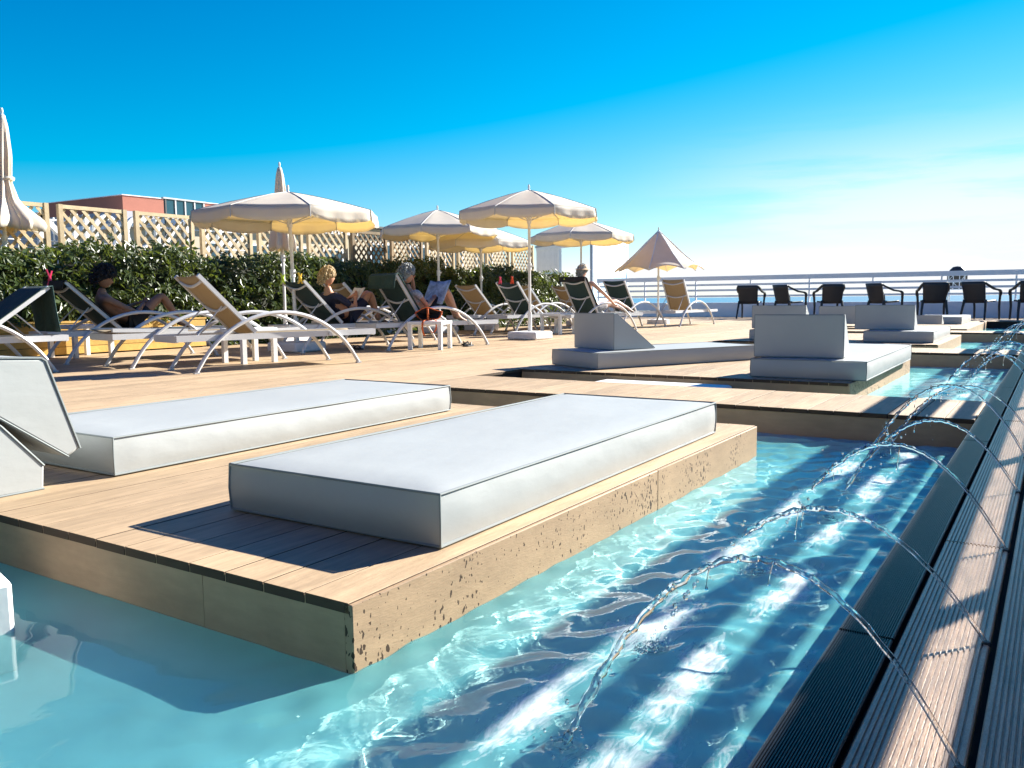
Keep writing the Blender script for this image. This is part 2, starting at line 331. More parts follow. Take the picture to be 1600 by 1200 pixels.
def boardwalk(y0, y1):
    r = empty('boardwalk', kind='structure')
    MB().box(PL + .02, PR - .02, y0 + .05, y1 - .05, -.12, -.026).build('joists', M['under'], r)
    planks_y(r, PL, PR, y0, y1)
    for a, b in ((y0 + .004, y0 + .022), (y1 - .022, y1 - .004)):
        MB().box(PL, -2.2, a, b, -.164, -.026).build('fascia_board', M['fascia'], r); MB().box(-2.198, PR - .002, a, b, -.164, -.026).build('fascia_board', M['fascia'], r)
    MB().box(PL, PR - .002, y0 - .1, y0 + .003, FLOOR + .001, -.166).build('ledge', M['liner'], r)
    return r
for y0, y1 in ((4.9, 5.76), (10.26, 11.12), (15.7, 16.5)): boardwalk(y0, y1)
deck = empty('main_deck', kind='structure')
MB().box(-12.9, PL - .02, -3.9, 25.2, FLOOR, -.026).build('joists', M['under'], deck)
planks_y(deck, -12.8, -5.0, -3.9, 10.6, (2.3,)); planks_y(deck, -12.8, -5.0, 10.603, 25.0, ())
planks_y(deck, -4.996, PL - .004, -3.9, 8.9, (4.45,), m=M['wood_pale']); planks_y(deck, -4.996, PL - .004, 8.903, 25.0, (16.0,), m=M['wood_pale'])
rear = empty('rear_deck', kind='structure')
MB().box(PL, .6, 22.02, 25.1, FLOOR, -.026).build('joists', M['under'], rear)
planks_y(rear, PL, .6, 22.03, 25.1)
# gutter side: wet plank, ribbed plank and the walkway by the parapet
gutter = empty('gutter_deck', kind='structure')
MB().box(PR + .004, .66, -3.9, 22.0, FLOOR, -.027).build('joists', M['under'], gutter)
def row(x0, x1, cuts, m, ribs):
    ys = [-3.9] + cuts + [22.0]
    for a, b in zip(ys[:-1], ys[1:]): link('plank', plank_mesh(x1 - x0, round(b - a - .006, 2), 'y', m=m, ribs=ribs), gutter, (x0, a, random.uniform(-.001, .001)))
row(-.333, -.234, [-1.0, 1.68, 4.2, 6.7, 9.2, 11.7, 14.2, 16.7, 19.2], M['wet'], 22)
row(-.224, -.080, [-.4, 2.45, 4.95, 7.45, 9.95, 12.45, 14.95, 17.45, 19.95], M['rib'], 16)
for k in range(3): row(-.068 + k * .146, .072 + k * .146, [random.uniform(.2, 1.0) + 2.5 * j for j in range(8)], M['rib'], 16)
# ------------------------------------------------------------------ pool water
def water(y0, y1):
    x0, x1 = PL - .58, PR
    step = .015 if -2 < y0 < 5 else .06
    nx, ny = int((x1 - x0) / step), int((y1 - y0) / step)
    xs = np.linspace(x0, x1, nx + 1); ys = np.linspace(y0, y1, ny + 1); X, Y = np.meshgrid(xs, ys, indexing='ij')
    Z = np.zeros_like(X); act = np.clip((X + 1.7) / .7, .04, 1)
    for k in range(20):
        a = rng.uniform(0, 2 * math.pi); lam = rng.uniform(.05, .19); Z += .0011 * (lam / .15) ** 1.3 * np.sin((X * math.cos(a) + Y * math.sin(a)) * 2 * math.pi / lam + rng.uniform(0, 6))
    for jy in JETS:
        d = np.hypot(X + .62, Y - jy); Z += .0035 * np.cos(d * 2 * math.pi / .085) * np.exp(-d / .22)
    Z = Z * act
    fr = np.zeros_like(X)  # white streaks centred on the sunlit bands between rail shadows
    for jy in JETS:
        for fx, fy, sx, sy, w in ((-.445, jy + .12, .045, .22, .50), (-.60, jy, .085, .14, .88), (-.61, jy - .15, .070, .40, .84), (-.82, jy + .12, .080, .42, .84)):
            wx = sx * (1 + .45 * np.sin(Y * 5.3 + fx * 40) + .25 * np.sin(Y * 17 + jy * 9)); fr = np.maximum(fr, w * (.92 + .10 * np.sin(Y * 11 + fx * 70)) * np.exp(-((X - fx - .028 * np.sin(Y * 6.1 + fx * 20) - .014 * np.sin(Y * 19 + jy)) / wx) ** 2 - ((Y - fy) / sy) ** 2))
    vs = np.stack([X, Y, Z + WATER], -1).reshape(-1, 3)
    idx = np.arange((nx + 1) * (ny + 1)).reshape(nx + 1, ny + 1)
    fs = np.stack([idx[:-1, :-1], idx[1:, :-1], idx[1:, 1:], idx[:-1, 1:]], -1).reshape(-1, 4)
    me = bpy.data.meshes.new('pool_water'); me.from_pydata(vs.tolist(), [], fs.tolist()); me.materials.append(M['water'])
    me.polygons.foreach_set('use_smooth', [True] * len(me.polygons))
    at = me.attributes.new('froth_sunband', 'FLOAT', 'POINT'); at.data.foreach_set('value', fr.reshape(-1).astype(np.float32))
    o = tag(link('pool_water', me), kind='structure'); o.cycles.is_caustics_caster = True; return o
JETS = [.62, 1.25, 1.745, 2.42, 3.16, 3.86, 4.52, 6.2, 6.95, 7.7, 8.45, 9.2, 9.9, 11.6, 12.4, 13.2, 14.0, 14.8, 16.9, 17.8]
for y0, y1 in ((-3.4, -1.602), (-1.6, 4.895), (5.765, 10.255), (11.125, 15.695), (16.505, 22.0)): water(y0, y1)

# ------------------------------------------------------------------ sun mattresses and wedges
def mattress(name, label, cx, cy, sx, sy, yaw, z=0., h=.145, group='pale mattresses on the pool platforms'):
    r = empty(name, (cx, cy, z + .001), R(yaw), label, 'mattress', group)
    b = MB()
    from mathutils import noise as NZ
    nz = lambda x, y, z, f: NZ.noise(Vector((x * f + cx * 7, y * f + cy * 5, z * f)))
    def top(u, v):
        x = (u - .5) * sx; y = (v - .5) * sy; e = min(u * sx, (1 - u) * sx, v * sy, (1 - v) * sy); w = min(1, e / .12)
        zz = h + .009 * w ** .5 + .004 * nz(x, y, 0, 2.2) * w + .0010 * nz(x, y * .6, 3, 9) * min(1, e / .03) - .003 * (1 - w) + .003 * nz(x, y, 5, 1.6)
        return (x + .004 * nz(x, y, 1, 1.7), y + .004 * nz(x, y, 2, 1.7), zz)
    nu, nv = 26, 64
    b.grid(top, nu, nv)
    side = [top(i / nu, 0) for i in range(nu)] + [top(1, j / nv) for j in range(nv)] + [top(i / nu, 1) for i in range(nu, 0, -1)] + [top(0, j / nv) for j in range(nv, 0, -1)]
    n = len(side); rows = 9; vs = []
    for k in range(rows + 1):
        t = k / rows
        for i, (x, y, zz) in enumerate(side):
            ed = min(sx / 2 - abs(x), sy / 2 - abs(y)); ox = x / (sx / 2) if abs(abs(x) - sx / 2) < .012 else 0; oy = y / (sy / 2) if abs(abs(y) - sy / 2) < .012 else 0
            cor = min(1, max(sx / 2 - abs(x), sy / 2 - abs(y)) / .10)
            bul = math.sin(math.pi * t) * (.010 + .004 * nz(x, y, t * .3, 2.2) + .0016 * nz(x * 1.6, y * 1.6, t * .4, 9) * cor) * (.35 + .65 * cor)
            vs.append((x + ox * bul, y + oy * bul, zz if k == 0 else zz * (1 - t) + .004 * t))
    b.add(vs, [(k * n + i, k * n + (i + 1) % n, (k + 1) * n + (i + 1) % n, (k + 1) * n + i) for k in range(rows) for i in range(n)], True)
    o = b.build('cover', M['cushion'], r)
    p = MB()
    for zz in (h + .001, .007):
        a, c = sx / 2 + .001, sy / 2 + .001
        p.tube([(-a, -c, zz), (a, -c, zz), (a, c, zz), (-a, c, zz), (-a, -c + .004, zz)], .0042, 6)
    for qx in (-1, 1):
        for qy in (-1, 1): p.tube([(qx * (sx / 2 + .001), qy * (sy / 2 + .001), .006), (qx * (sx / 2 + .004), qy * (sy / 2 + .004), h * .5), (qx * (sx / 2 + .001), qy * (sy / 2 + .001), h)], .0035, 5)
    p.build('piping', M['piping'], r)
    return r
mattress('mattress', 'wide pale mattress in the foreground, nearest the pool jets on the splashed platform', -1.735, 2.75, .81, 2.14, .6)
mattress('mattress', 'long pale mattress in front of the two stacked wedge cushions', -3.34, 2.82, .82, 2.08, .4)
mattress('mattress', 'pale mattress under the large wedge cushion beside the small rippling pool', -1.625, 7.86, .86, 2.42, .6)
mattress('mattress', 'dark shaded mattress carrying a wedge left of the larger wedge, before the white parasol base', -3.31, 7.76, .74, 2.0, -27)
mattress('mattress', 'shaded mattress with a wedge, behind the large wedge, by the second pool', -1.80, 13.3, .85, 2.2, .5)
mattress('mattress', 'far mattress half hidden behind the large wedge cushion', -3.35, 13.3, .85, 2.2, 0)
mattress('mattress', 'sunlit mattress on the farthest platform below the dark armchairs', -2.15, 20.9, .9, 2.2, 0)
def wedge(label, x0, y0, yaw, w=.68, d=.46, h=.34, z=.155, group='wedge backrest cushions'):
    r = empty('wedge_cushion', (x0, y0, z), R(yaw), label, 'cushion', group)
    o = MB().prism([(0, 0), (d, 0), (.035, h), (0, h)], -w / 2, w / 2).build('cover', M['cushion'], r); soften(o, .010, 2)
    p = MB(); a = w / 2 - .004
    for s in (-a, a): p.tube([(s, .004, .005), (s, .004, h - .003), (s, .036, h - .004), (s, d - .012, .007)], .004, 5)
    p.tube([(-a, .003, h - .003), (a, .003, h - .003)], .004, 5)
    p.build('piping', M['piping'], r)
    return r
wedge('large wedge cushion standing on the mattress by the small rippling pool', -1.712, 6.77, 5)
wedge('dark wedge cushion on the skewed mattress, in front of the man in the sun hat', -3.70, 7.13, -24, .6, .52)
wedge('wedge cushion behind and right of the large wedge, near the second pool', -2.02, 12.55, 2, .76)
wedge('wedge cushion just showing above the large wedge', -3.45, 12.5, 0, .78)
wedge('farthest wedge cushion seen between two others below the armchairs', -3.7, 17.9, 0, .85, .46, .36, .05)
wedge('small low wedge on the far platform right of the second pool wedges', -2.15, 18.0, 0, .55, .4, .18, .05)
# two stacked wedges at the near left
r = empty('wedge_cushion', (-3.35, 1.30, .001), 0, 'lower wedge cushion of the stack at the left edge, resting on the deck', 'cushion', 'stacked wedge cushions at the left edge')
soften(MB().prism([(-.02, 0), (.235, 0), (.242, .083), (.105, .242), (-.02, .335)], -.36, .40).build('cover', M['cushion'], r), .008)
p = MB(); p.tube([(.40, .240, .083), (.40, .105, .241), (.40, -.02, .334)], .004, 5); p.tube([(.40, .235, .002), (.40, -.02, .002)], .004, 5); p.build('piping', M['piping'], r)
r = empty('wedge_cushion', (-3.35, 1.30, .001), 0, 'tilted upper wedge cushion on top of the stack at the left edge', 'cushion', 'stacked wedge cushions at the left edge')
soften(MB().prism([(.323, .098), (.372, .124), (.268, .447), (.252, .458), (.10, .468), (-.12, .474), (-.12, .430)], -.36, .405).build('cover', M['cushion'], r), .010)
p = MB(); p.tube([(.405, .370, .124), (.405, .268, .447), (.405, .252, .458), (.405, .10, .468), (.405, -.12, .474)], .004, 5); p.tube([(.405, .325, .099), (.405, -.12, .430)], .004, 5); p.build('piping', M['piping'], r)

r = empty('pool_float', (-2.64, 6.12, WATER), 0, 'flat white pool float lying in the gap behind the boardwalk', 'pool float')
soften(MB().box(-.55, .55, -.25, .25, .0, .115).build('body', M['white'], r), .03, 3)
r = empty('pool_float', (-4.42, 6.1, WATER), 0, 'small white pool float at the left end of the gap, by the pale deck strip', 'pool float')
soften(MB().box(-.24, .24, -.30, .30, .0, .13).build('body', M['white'], r), .03, 3)
r = empty('pool_block', (-2.117, 1.01, FLOOR), R(-14), 'white block standing in the shallow water at the left edge', 'block')
soften(MB().box(-.40, 0, -.45, 0, 0, .393).build('body', M['white'], r), .012, 2)

# ------------------------------------------------------------------ loungers
def sling(fn, nu, nv, th, name, m, parent):
    o = MB().grid(fn, nu, nv).build(name, m, parent, fix=False); s = o.modifiers.new('thickness', 'SOLIDIFY'); s.thickness = th; s.offset = 0; return o
def make_lounger(fabric, ang, label):
    r = empty('sun_lounger', label=label, cat='sun lounger', group='white framed sun loungers on the deck')
    HW, SW = .29, .25
    for s in (-1, 1):
        rad = .939; zc = .53 - rad; a0 = math.asin(.845 / rad)
        pts = [(s * HW, rad * math.sin(-a0 + 2 * a0 * k / 28), max(.012, zc + rad * math.cos(-a0 + 2 * a0 * k / 28))) for k in range(29)]
        b = MB().tube(pts, .019, 8)
        for y in (-.845, .845): b.box(s * HW - .02, s * HW + .02, y - .025, y + .025, .0, .012)
        b.build('arch_leg', M['alu'], r)
        b = MB().box(s * SW - .017, s * SW + .017, -1.0, 1.08, .285, .340)
        for y in (-.60, .53): b.beam((s * SW, y, .305), (s * HW, y, .305), .03, .03)
        b.build('side_rail', M['alu'], r)
    for y in (-1.0, 1.06): MB().box(-SW + .018, SW - .018, y, y + .03, .277, .34).build('cross_rail', M['alu'], r)
    sling(lambda u, v: ((u - .5) * .47, -.25 + v * 1.30, .335 - .025 * math.sin(math.pi * u) ** .7), 6, 12, .005, 'seat', fabric, r)
    ca, sa = math.cos(ang), math.sin(ang); L = .745
    P = lambda x, d, o=0: (x, -.25 - d * ca + o * -sa, .35 + d * sa - o * ca)
    for s in (-1, 1): MB().beam(P(s * SW, 0), P(s * SW, L), .03, .035, (0, sa, ca)).build('back_rail', M['alu'], r)
    for d in (.68, .36):
        MB().tube([P(-SW + .015 + (2 * SW - .03) * k / 10, d - .035 * math.sin(math.pi * k / 10), .03 * math.sin(math.pi * k / 10) + .012) for k in range(11)], .014, 8).build('back_bar', M['alu'], r)
    sling(lambda u, v: P((u - .5) * .475, v * L, .02 * math.sin(math.pi * u)), 8, 10, .005, 'backrest', fabric, r)
    if sa > .3:
        for s in (-1, 1): MB().tube([P(s * (SW - .06), .38, .03), (s * (SW - .03), -.80, .33)], .007, 6).build('prop', M['steel'], r)
    return r
A45 = R(45)
protos = {}
def lounger(label, foot, yaw, kind='beige', ang=45):
    y = R(yaw); ox = foot[0] - (.29 * math.cos(y) + .845 * math.sin(y)); oy = foot[1] - (.29 * math.sin(y) - .845 * math.cos(y))
    key = (kind, ang)
    if key in protos: o = copy_tree(protos[key])
    else: o = protos[key] = make_lounger(M['beige_sling'] if kind == 'beige' else M['shaded_sling'], R(ang), label)
    o['label'] = label; o.location = (ox, oy, .002); o.rotation_euler = (0, 0, y)
    return o
LC = lounger('beige sun lounger nearest the camera with its back raised', (-6.42, 4.74), -13.8)
LD = lounger('flat beige sun lounger between the nearest lounger and the man', (-7.45, 4.78), -9, 'beige', 2)
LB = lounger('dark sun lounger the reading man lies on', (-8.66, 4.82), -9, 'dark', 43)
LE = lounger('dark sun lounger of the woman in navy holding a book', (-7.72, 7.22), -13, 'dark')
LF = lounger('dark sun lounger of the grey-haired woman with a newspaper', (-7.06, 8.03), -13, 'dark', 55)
LG = lounger('beige sun lounger partly hidden behind the woman in navy', (-8.5, 8.7), -13)
LH = lounger('beige sun lounger to the right of the newspaper reader', (-8.70, 12.2), -10)
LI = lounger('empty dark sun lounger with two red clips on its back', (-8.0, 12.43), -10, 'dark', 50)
LJ = lounger('beige sun lounger half hidden behind the big parasol pole', (-8.55, 13.75), -10)
LK = lounger('beige sun lounger by the end of the hedge', (-8.35, 15.1), -8)
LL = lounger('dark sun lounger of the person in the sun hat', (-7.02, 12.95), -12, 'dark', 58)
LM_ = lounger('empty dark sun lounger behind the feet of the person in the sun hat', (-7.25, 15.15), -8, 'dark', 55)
LN = lounger('beige sun lounger beside the half-closed parasol', (-6.70, 16.85), -5, 'beige', 60)
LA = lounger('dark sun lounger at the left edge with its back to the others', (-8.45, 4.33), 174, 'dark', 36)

def drape(label, lo, ang, drop_back, drop_front, w, m, cat='towel'):
    """cloth laid over the top end of a raised back"""
    ca, sa = math.cos(R(ang)), math.sin(R(ang)); L = .75
    o = empty('towel', lo.location, lo.rotation_euler.z, label, cat, 'towels hung over lounger backs')
    def f(u, v):
        x = (u - .5) * w; s = v * (drop_back + drop_front) - drop_back; wob = .012 * math.sin(u * 17 + v * 3) * min(1, abs(s) * 4)
        if s < 0:                               # hangs behind, nearly plumb
            d = -s; return (x * (1 + .06 * d), -.25 - L * ca - .02 - .10 * d + wob, .36 + L * sa + .015 - d * .97)
        return (x, -.25 - (L - s) * ca + .022 * sa, .352 + (L - s) * sa + .022 * ca + wob * .3)
    sling(f, 14, 16, .008, 'cloth', m, o); return o
drape('dark green towel hung over the back of the newspaper reader\'s lounger', LF, 55, .22, .7, .58, M['towel'])
drape('black jacket draped over the back of the sun hat person\'s lounger', LL, 58, .10, .6, .60, M['black'], 'jacket')
drape('dark towel folded over the back of the reading man\'s lounger', LB, 43, .12, .7, .56, M['black'])
drape('dark green towel hanging down behind the left-edge lounger', LA, 36, .46, .72, .56, M['towel'])
def clip(label, lo, ang, x, m, k=1.0):
    ca, sa = math.cos(R(ang)), math.sin(R(ang)); L = .77
    y = lo.rotation_euler.z; lx, ly, lz = x, -.25 - L * ca, .35 + L * sa
    o = empty('towel_clip', (lo.location.x + lx * math.cos(y) - ly * math.sin(y), lo.location.y + lx * math.sin(y) + ly * math.cos(y), lo.location.z + lz - .02), y, label, 'clip', 'plastic towel clips')
    b = MB(); b.beam((-.012, -.02, -.03), (-.02, .03, .09 * k), .03, .012, (0, 1, 0)); b.beam((.012, .02, -.03), (.03, -.04, .10 * k), .028, .012, (0, 1, 0)); b.ball((0, 0, .035), .022, 8, 6)
    b.build('body', m, o)
clip('pink towel clip on the dark towel behind the reading man', LB, 43, -.1, M['pinkclip'], 1.4)
clip('lime green towel clip beside the tall parasol pole', LE, 45, -.22, M['greenclip'])
clip('yellow towel clip behind the fair-haired woman\'s head', LE, 45, .20, M['yellowclip'])
clip('red towel clip at the left on the empty dark lounger', LI, 50, -.14, M['pinkclip'])
clip('orange-red towel clip at the right on the empty dark lounger', LI, 50, .15, M['redclip'])
clip('lime towel clip on the black jacket', LL, 58, -.16, M['greenclip'])

def table(label, cx, cy, yaw, s=.42, h=.36):
    r = empty('side_table', (cx, cy, .002), R(yaw), label, 'side table', 'small white side tables')
    soften(MB().box(-s / 2, s / 2, -s / 2, s / 2, h - .045, h).build('table_top', M['white'], r), .005)
    a = s / 2 - .03
    for x in (-a, a):
        for y in (-a, a): MB().box(x - .024, x + .024, y - .024, y + .024, 0, h - .046).build('leg', M['white'], r)
    return r
T1 = table('white side table at the left edge by the reading man', -9.75, 5.62, 4, .52, .38)
T2 = table('white side table with the orange bag on it', -6.80, 8.55, 20, .46)
T3 = table('white side table behind the nearest lounger', -7.10, 5.9, -8)
T4 = table('white side table right of the big parasol base', -7.42, 12.95, -8, .46)

# orange bag
r = empty('beach_bag', (-6.80, 8.55, .363), R(25), 'orange beach bag with a dark opening, lying on the side table', 'bag')
def bagf(u, v, k=1.0, f=0.0):
    a = 2 * math.pi * u; w = 1 - v; pin = .55 + .45 * w
    cx, cy, cz = -.10 * v, -.07 + .24 * v, .012 + .075 * (1 - .55 * v)
    return (cx + .175 * pin * k * math.cos(a) * (1 + .04 * math.sin(3 * a)), cy + .03 * math.sin(2 * a) * w, max(.004, cz + (.075 * (1 - .6 * v)) * k * math.sin(a) + .012 * math.sin(4 * a + 1) * w) + f)
r.rotation_euler = (0, 0, R(28))
sling(bagf, 28, 8, .006, 'body', M['orange'], r)
MB().grid(lambda u, v: bagf(u, .06 + .7 * (1 - v), .90 * max(.02, v if v < .9 else 1), .004), 24, 6).build('lining', M['black'], r)
def band(pts, w, nm, m):
    q = []
    for x, y, z in pts: q += [(x - w, y, z), (x + w, y, z)]
    o = MB().add(q, [(2 * i, 2 * i + 1, 2 * i + 3, 2 * i + 2) for i in range(len(pts) - 1)], True).build(nm, m, r, fix=False); t_ = o.modifiers.new('t', 'SOLIDIFY'); t_.thickness = .005; return o
band([(-.02, .02, .165), (-.015, -.05, .168), (-.005, -.10, .13), (.0, -.115, .07), (.0, -.12, .012), (-.02, -.17, .010), (-.04, -.215, .006), (-.05, -.245, -.03), (-.05, -.25, -.10), (-.035, -.25, -.16), (-.02, -.25, -.18)], .012, 'handle', M['orange'])
band([(.06, -.09, .02), (.09, -.16, .010), (.12, -.21, .006), (.13, -.245, -.03), (.125, -.25, -.10), (.09, -.25, -.15), (.05, -.25, -.12)], .010, 'handle', M['orange'])
def sandal(x, y, a, label):
    r = empty('sandal', (x, y, .002), a, label, 'sandal', 'sandals left on the deck')
    MB().grid(lambda u, v: ((v - .5) * .09 * (.75 + .3 * math.sin(math.pi * u)), (u - .5) * .26, .012 + .012 * (u - .5) ** 2), 8, 3).build('sole', M['black'], r).modifiers.new('t', 'SOLIDIFY').thickness = .018
    for s in (-1, 1): MB().tube([(0, .08, .02), (s * .03, .03, .05), (s * .042, -.02, .015)], .007, 5).build('strap', M['dark'], r)
sandal(-6.70, 9.25, .3, 'sandal by the newspaper reader\'s lounger, the one nearer the pool'); sandal(-6.86, 9.42, .9, 'sandal by the newspaper reader\'s lounger, the one turned sideways')
sandal(-7.66, 8.1, 1.2, 'sandal lying in the shade under the newspaper reader\'s lounger')

# ------------------------------------------------------------------ parasols
def parasol(label, x, y, apex, dia, state='open', lean=(0, 0), rot=0., drop=None, base='block', group='cream parasols on the deck'):
    r = empty('parasol', (x, y, .002), 0, label, 'parasol', group)
    top = Vector((lean[0], lean[1], apex))
    if base == 'block': soften(MB().box(-.26, .26, -.26, .26, 0, .12).build('base', M['concrete'], r), .025, 3)
    else: MB().lathe([(.0, 0), (.26, 0), (.25, .10), (.05, .13), (.0, .13)], 20).build('base', M['concrete'], r)
    MB().tube([(0, 0, .12), (0, 0, .42)], .033, 10).build('pole_sleeve', M['pole'], r)
    MB().tube([(0, 0, .12), top * .5 + Vector((0, 0, .06)), top], .022, 10).build('pole', M['pole'], r)
    z1 = apex * .47; q = top * (z1 / apex); MB().tube([q, q + Vector((0, 0, .10))], .034, 10).add([(q.x + .03, q.y - .01, z1 + .03), (q.x + .07, q.y - .01, z1 + .04), (q.x + .07, q.y + .01, z1 + .07), (q.x + .03, q.y + .01, z1 + .07)], [(0, 1, 2, 3)]).build('collar', M['white'], r)
    MB().lathe([(.0, .09), (.012, .085), (.018, .05), (.012, .02), (.035, -.005), (.035, -.03)], 12, top).build('finial', M['pole'], r)
    n = 8; Rr = dia / 2
    if state == 'open':
        H = drop or .36; nu, nv = 6, 10
        def edge(a, t):                          # t: 0 apex .. 1 rim
            ph = (a % (2 * math.pi / n)) / (2 * math.pi / n); sag = math.sin(math.pi * ph)
            rr = Rr * t * (1 - (1 - math.cos(math.pi / n)) * sag * .98) ; z = apex - H * (t ** 1.22) - .030 * sag * t ** 1.5 * (1.2 - t)
            return rr, z
        seams = MB()
        c = MB()
        def fn(u, v):
            a = 2 * math.pi * u; rr, z = edge(a * .999999, .03 + .97 * v); return (top.x + rr * math.cos(a + rot), top.y + rr * math.sin(a + rot), z + .0 * a)
        sling(fn, n * nu, nv, .003, 'canopy', M['canopy'], r)
        def fv(u, v):
            a = 2 * math.pi * u; rr, z = edge(a * .999999, 1.0); ph = (u * n) % 1; sc = .105 + .055 * math.sin(math.pi * ph) ** .6
            rr2 = rr + .012 * math.sin(a * 23 + x * 5) * v + .010 * v; return (top.x + rr2 * math.cos(a + rot), top.y + rr2 * math.sin(a + rot), z - .001 - v * sc * (dia / 2.2))
        sling(fv, n * 12, 3, .002, 'valance', M['canopy'], r)
        for k in range(n):
            a = 2 * math.pi * k / n
            pts = [(top.x + edge(a, t)[0] * math.cos(a + rot), top.y + edge(a, t)[0] * math.sin(a + rot), edge(a, t)[1] - .016) for t in (.02, .3, .6, .85, .995)]
            rb = MB().tube(pts, .007, 5).build('rib', M['steel'], r)
            mid = pts[2]; MB().tube([mid, (top.x * .85 + .03 * math.cos(a + rot), top.y * .85 + .03 * math.sin(a + rot), apex - H - .12)], .006, 5).build('strut', M['steel'], rb)
        for k in range(n):
            a = 2 * math.pi * k / n; seams.tube([(top.x + edge(a, t)[0] * math.cos(a + rot), top.y + edge(a, t)[0] * math.sin(a + rot), edge(a, t)[1] + .002) for t in (.03, .3, .6, .85, 1.0)] + [(top.x + (edge(a, 1)[0] + .012) * math.cos(a + rot), top.y + (edge(a, 1)[0] + .012) * math.sin(a + rot), edge(a, 1)[1] - .125 * dia / 2.2)], .007, 5)
        seams.build('seam', M['seam'], r)
        MB().tube([top * ((apex - H - .16) / apex), top * ((apex - H - .06) / apex)], .036, 10).build('runner', M['white'], r)
    elif state == 'half':
        H = drop
        def fn(u, v):
            a = 2 * math.pi * u; ph = (u * n) % 1; sag = math.sin(math.pi * ph); t = .03 + .97 * v
            rr = Rr * t * (1 - .10 * sag) * (1 - .10 * math.sin(math.pi * t)); z = apex - H * t ** 1.05 + .10 * sag * (t ** 6)
            return (top.x + rr * math.cos(a + rot), top.y + rr * math.sin(a + rot), z + .03 * v ** 8 * math.sin(a + 1.0))
        sling(fn, n * 10, 14, .003, 'canopy', M['canopy'], r)
        for k in range(n):
            a = 2 * math.pi * k / n
            MB().tube([(top.x + Rr * t * math.cos(a + rot) * (1 - .10 * math.sin(math.pi * t)), top.y + Rr * t * math.sin(a + rot) * (1 - .10 * math.sin(math.pi * t)), apex - H * t ** 1.05 + .006) for t in (.03, .3, .6, .85, 1)], .011, 5).build('rib', M['pole'], r)
    else:
        H = drop
        def fn(u, v):
            a = 2 * math.pi * u; t = v
            rr = (.035 + .09 * t ** 1.0 * (1 if t < .45 else 1)) if state == 'closed' else .04
            env = np.interp(t, [0, .1, .35, .52, .58, .75, .93, 1.0], [.03, .06, .085, .075, .075, .14, Rr, Rr * .96])
            rr = env * (1 + .22 * min(1, t * 2) * math.sin(n * a) * (1 if t > .05 else 0))
            k_ = (apex - H * t) / apex; return (top.x * k_ + rr * math.cos(a + rot), top.y * k_ + rr * math.sin(a + rot), apex - H * t - .02 * math.sin(n * a + 1) * (t ** 5))
        sling(fn, n * 10, 22, .003, 'canopy', M['canopy'], r)
        MB().lathe([(.083, -.02), (.092, 0), (.083, .02)], 14, (top.x, top.y, apex - H * .55)).build('tie', M['canopy'], r)
    return r
parasol('open cream parasol nearest the camera, over the nearest loungers', -8.07, 7.45, 1.98, 2.29, lean=(-.06, .0), rot=.25, drop=.27)
parasol('closed cream parasol standing behind the nearest open one, its tip above the canopy', -9.94, 8.96, 2.62, .36, 'closed', rot=.3, drop=1.22)
parasol('open cream parasol on the white block base between the two lounger rows', -6.91, 11.18, 2.28, 2.2, rot=.1, drop=.34)
parasol('open cream parasol over the newspaper reader', -9.75, 12.55, 2.27, 2.22, rot=.4, drop=.36)
parasol('open cream parasol just behind the one over the newspaper reader', -9.75, 13.93, 2.08, 2.1, rot=.15, drop=.34)
parasol('open cream parasol in front of the white cabin', -9.08, 16.9, 2.36, 2.35, rot=.3, drop=.36)
parasol('half-closed cream parasol by the railing, hanging like a tent', -7.89, 18.48, 2.15, 2.1, 'half', rot=.2, drop=.92, base='round')
parasol('closed cream parasol cut by the left edge', -10.83, 5.305, 2.89, .76, 'closed', lean=(.052, .105), rot=0, drop=1.36)

# ------------------------------------------------------------------ hedge, planter, lattice
hd = empty('hedge', (-10.55, 0, 0), 0, 'long leafy green hedge below the lattice panels', 'hedge')
HY0, HY1 = 1.2, 18.2
def hedge_leaves():
    vs, fs = [], []; n = 6200
    for i in range(n):
        y = random.uniform(HY0, HY1); hz = 1.27 + .07 * math.sin(y * 2.1) + .05 * math.sin(y * 5.3 + 1) - .02 * max(0, y - 12)
        t = random.random()
        if t < .68: x = .42 + random.uniform(-.10, .07) + .05 * math.sin(y * 3.1); z = random.uniform(.40 if y < 7.7 else .03, hz)
        elif t < .92: x = random.uniform(-.35, .42); z = hz + random.gauss(-.02, .055)
        else: x = random.uniform(-.4, .3); z = random.uniform(.4, hz)
        if y > HY1 - .3 and random.random() < .5: x = random.uniform(-.35, .45); y = HY1 + random.uniform(-.08, .08)
        c = Vector((x, y, z)); nrm = Vector((random.gauss(.75, .5), random.gauss(0, .5), random.gauss(.55, .5))).normalized()
        u = nrm.orthogonal().normalized(); u.rotate(Matrix.Rotation(random.uniform(0, 6.28), 3, nrm)); w = nrm.cross(u)
        k = random.choice((5, 6, 7)); L0 = random.uniform(.075, .125)
        for j in range(k):
            a = 2 * math.pi * j / k + random.uniform(-.25, .25); d = u * math.cos(a) + w * math.sin(a); e = nrm.cross(d); L = L0 * random.uniform(.8, 1.15); wd = L * .20
            p0 = c + d * .012; p1 = c + d * L * .55 - nrm * L * .10; p2 = c + d * L - nrm * L * .36
            o = len(vs); vs += [p0, p1 + e * wd, p2, p1 - e * wd, p1 + nrm * (-.012)]
            fs += [(o, o + 1, o + 4), (o + 1, o + 2, o + 4), (o + 2, o + 3, o + 4), (o + 3, o, o + 4)]
    me = bpy.data.meshes.new('foliage'); me.from_pydata(vs, [], fs); me.materials.append(M['leaf']); me.update(); return me
tag(link('foliage', hedge_leaves(), hd), kind='stuff')
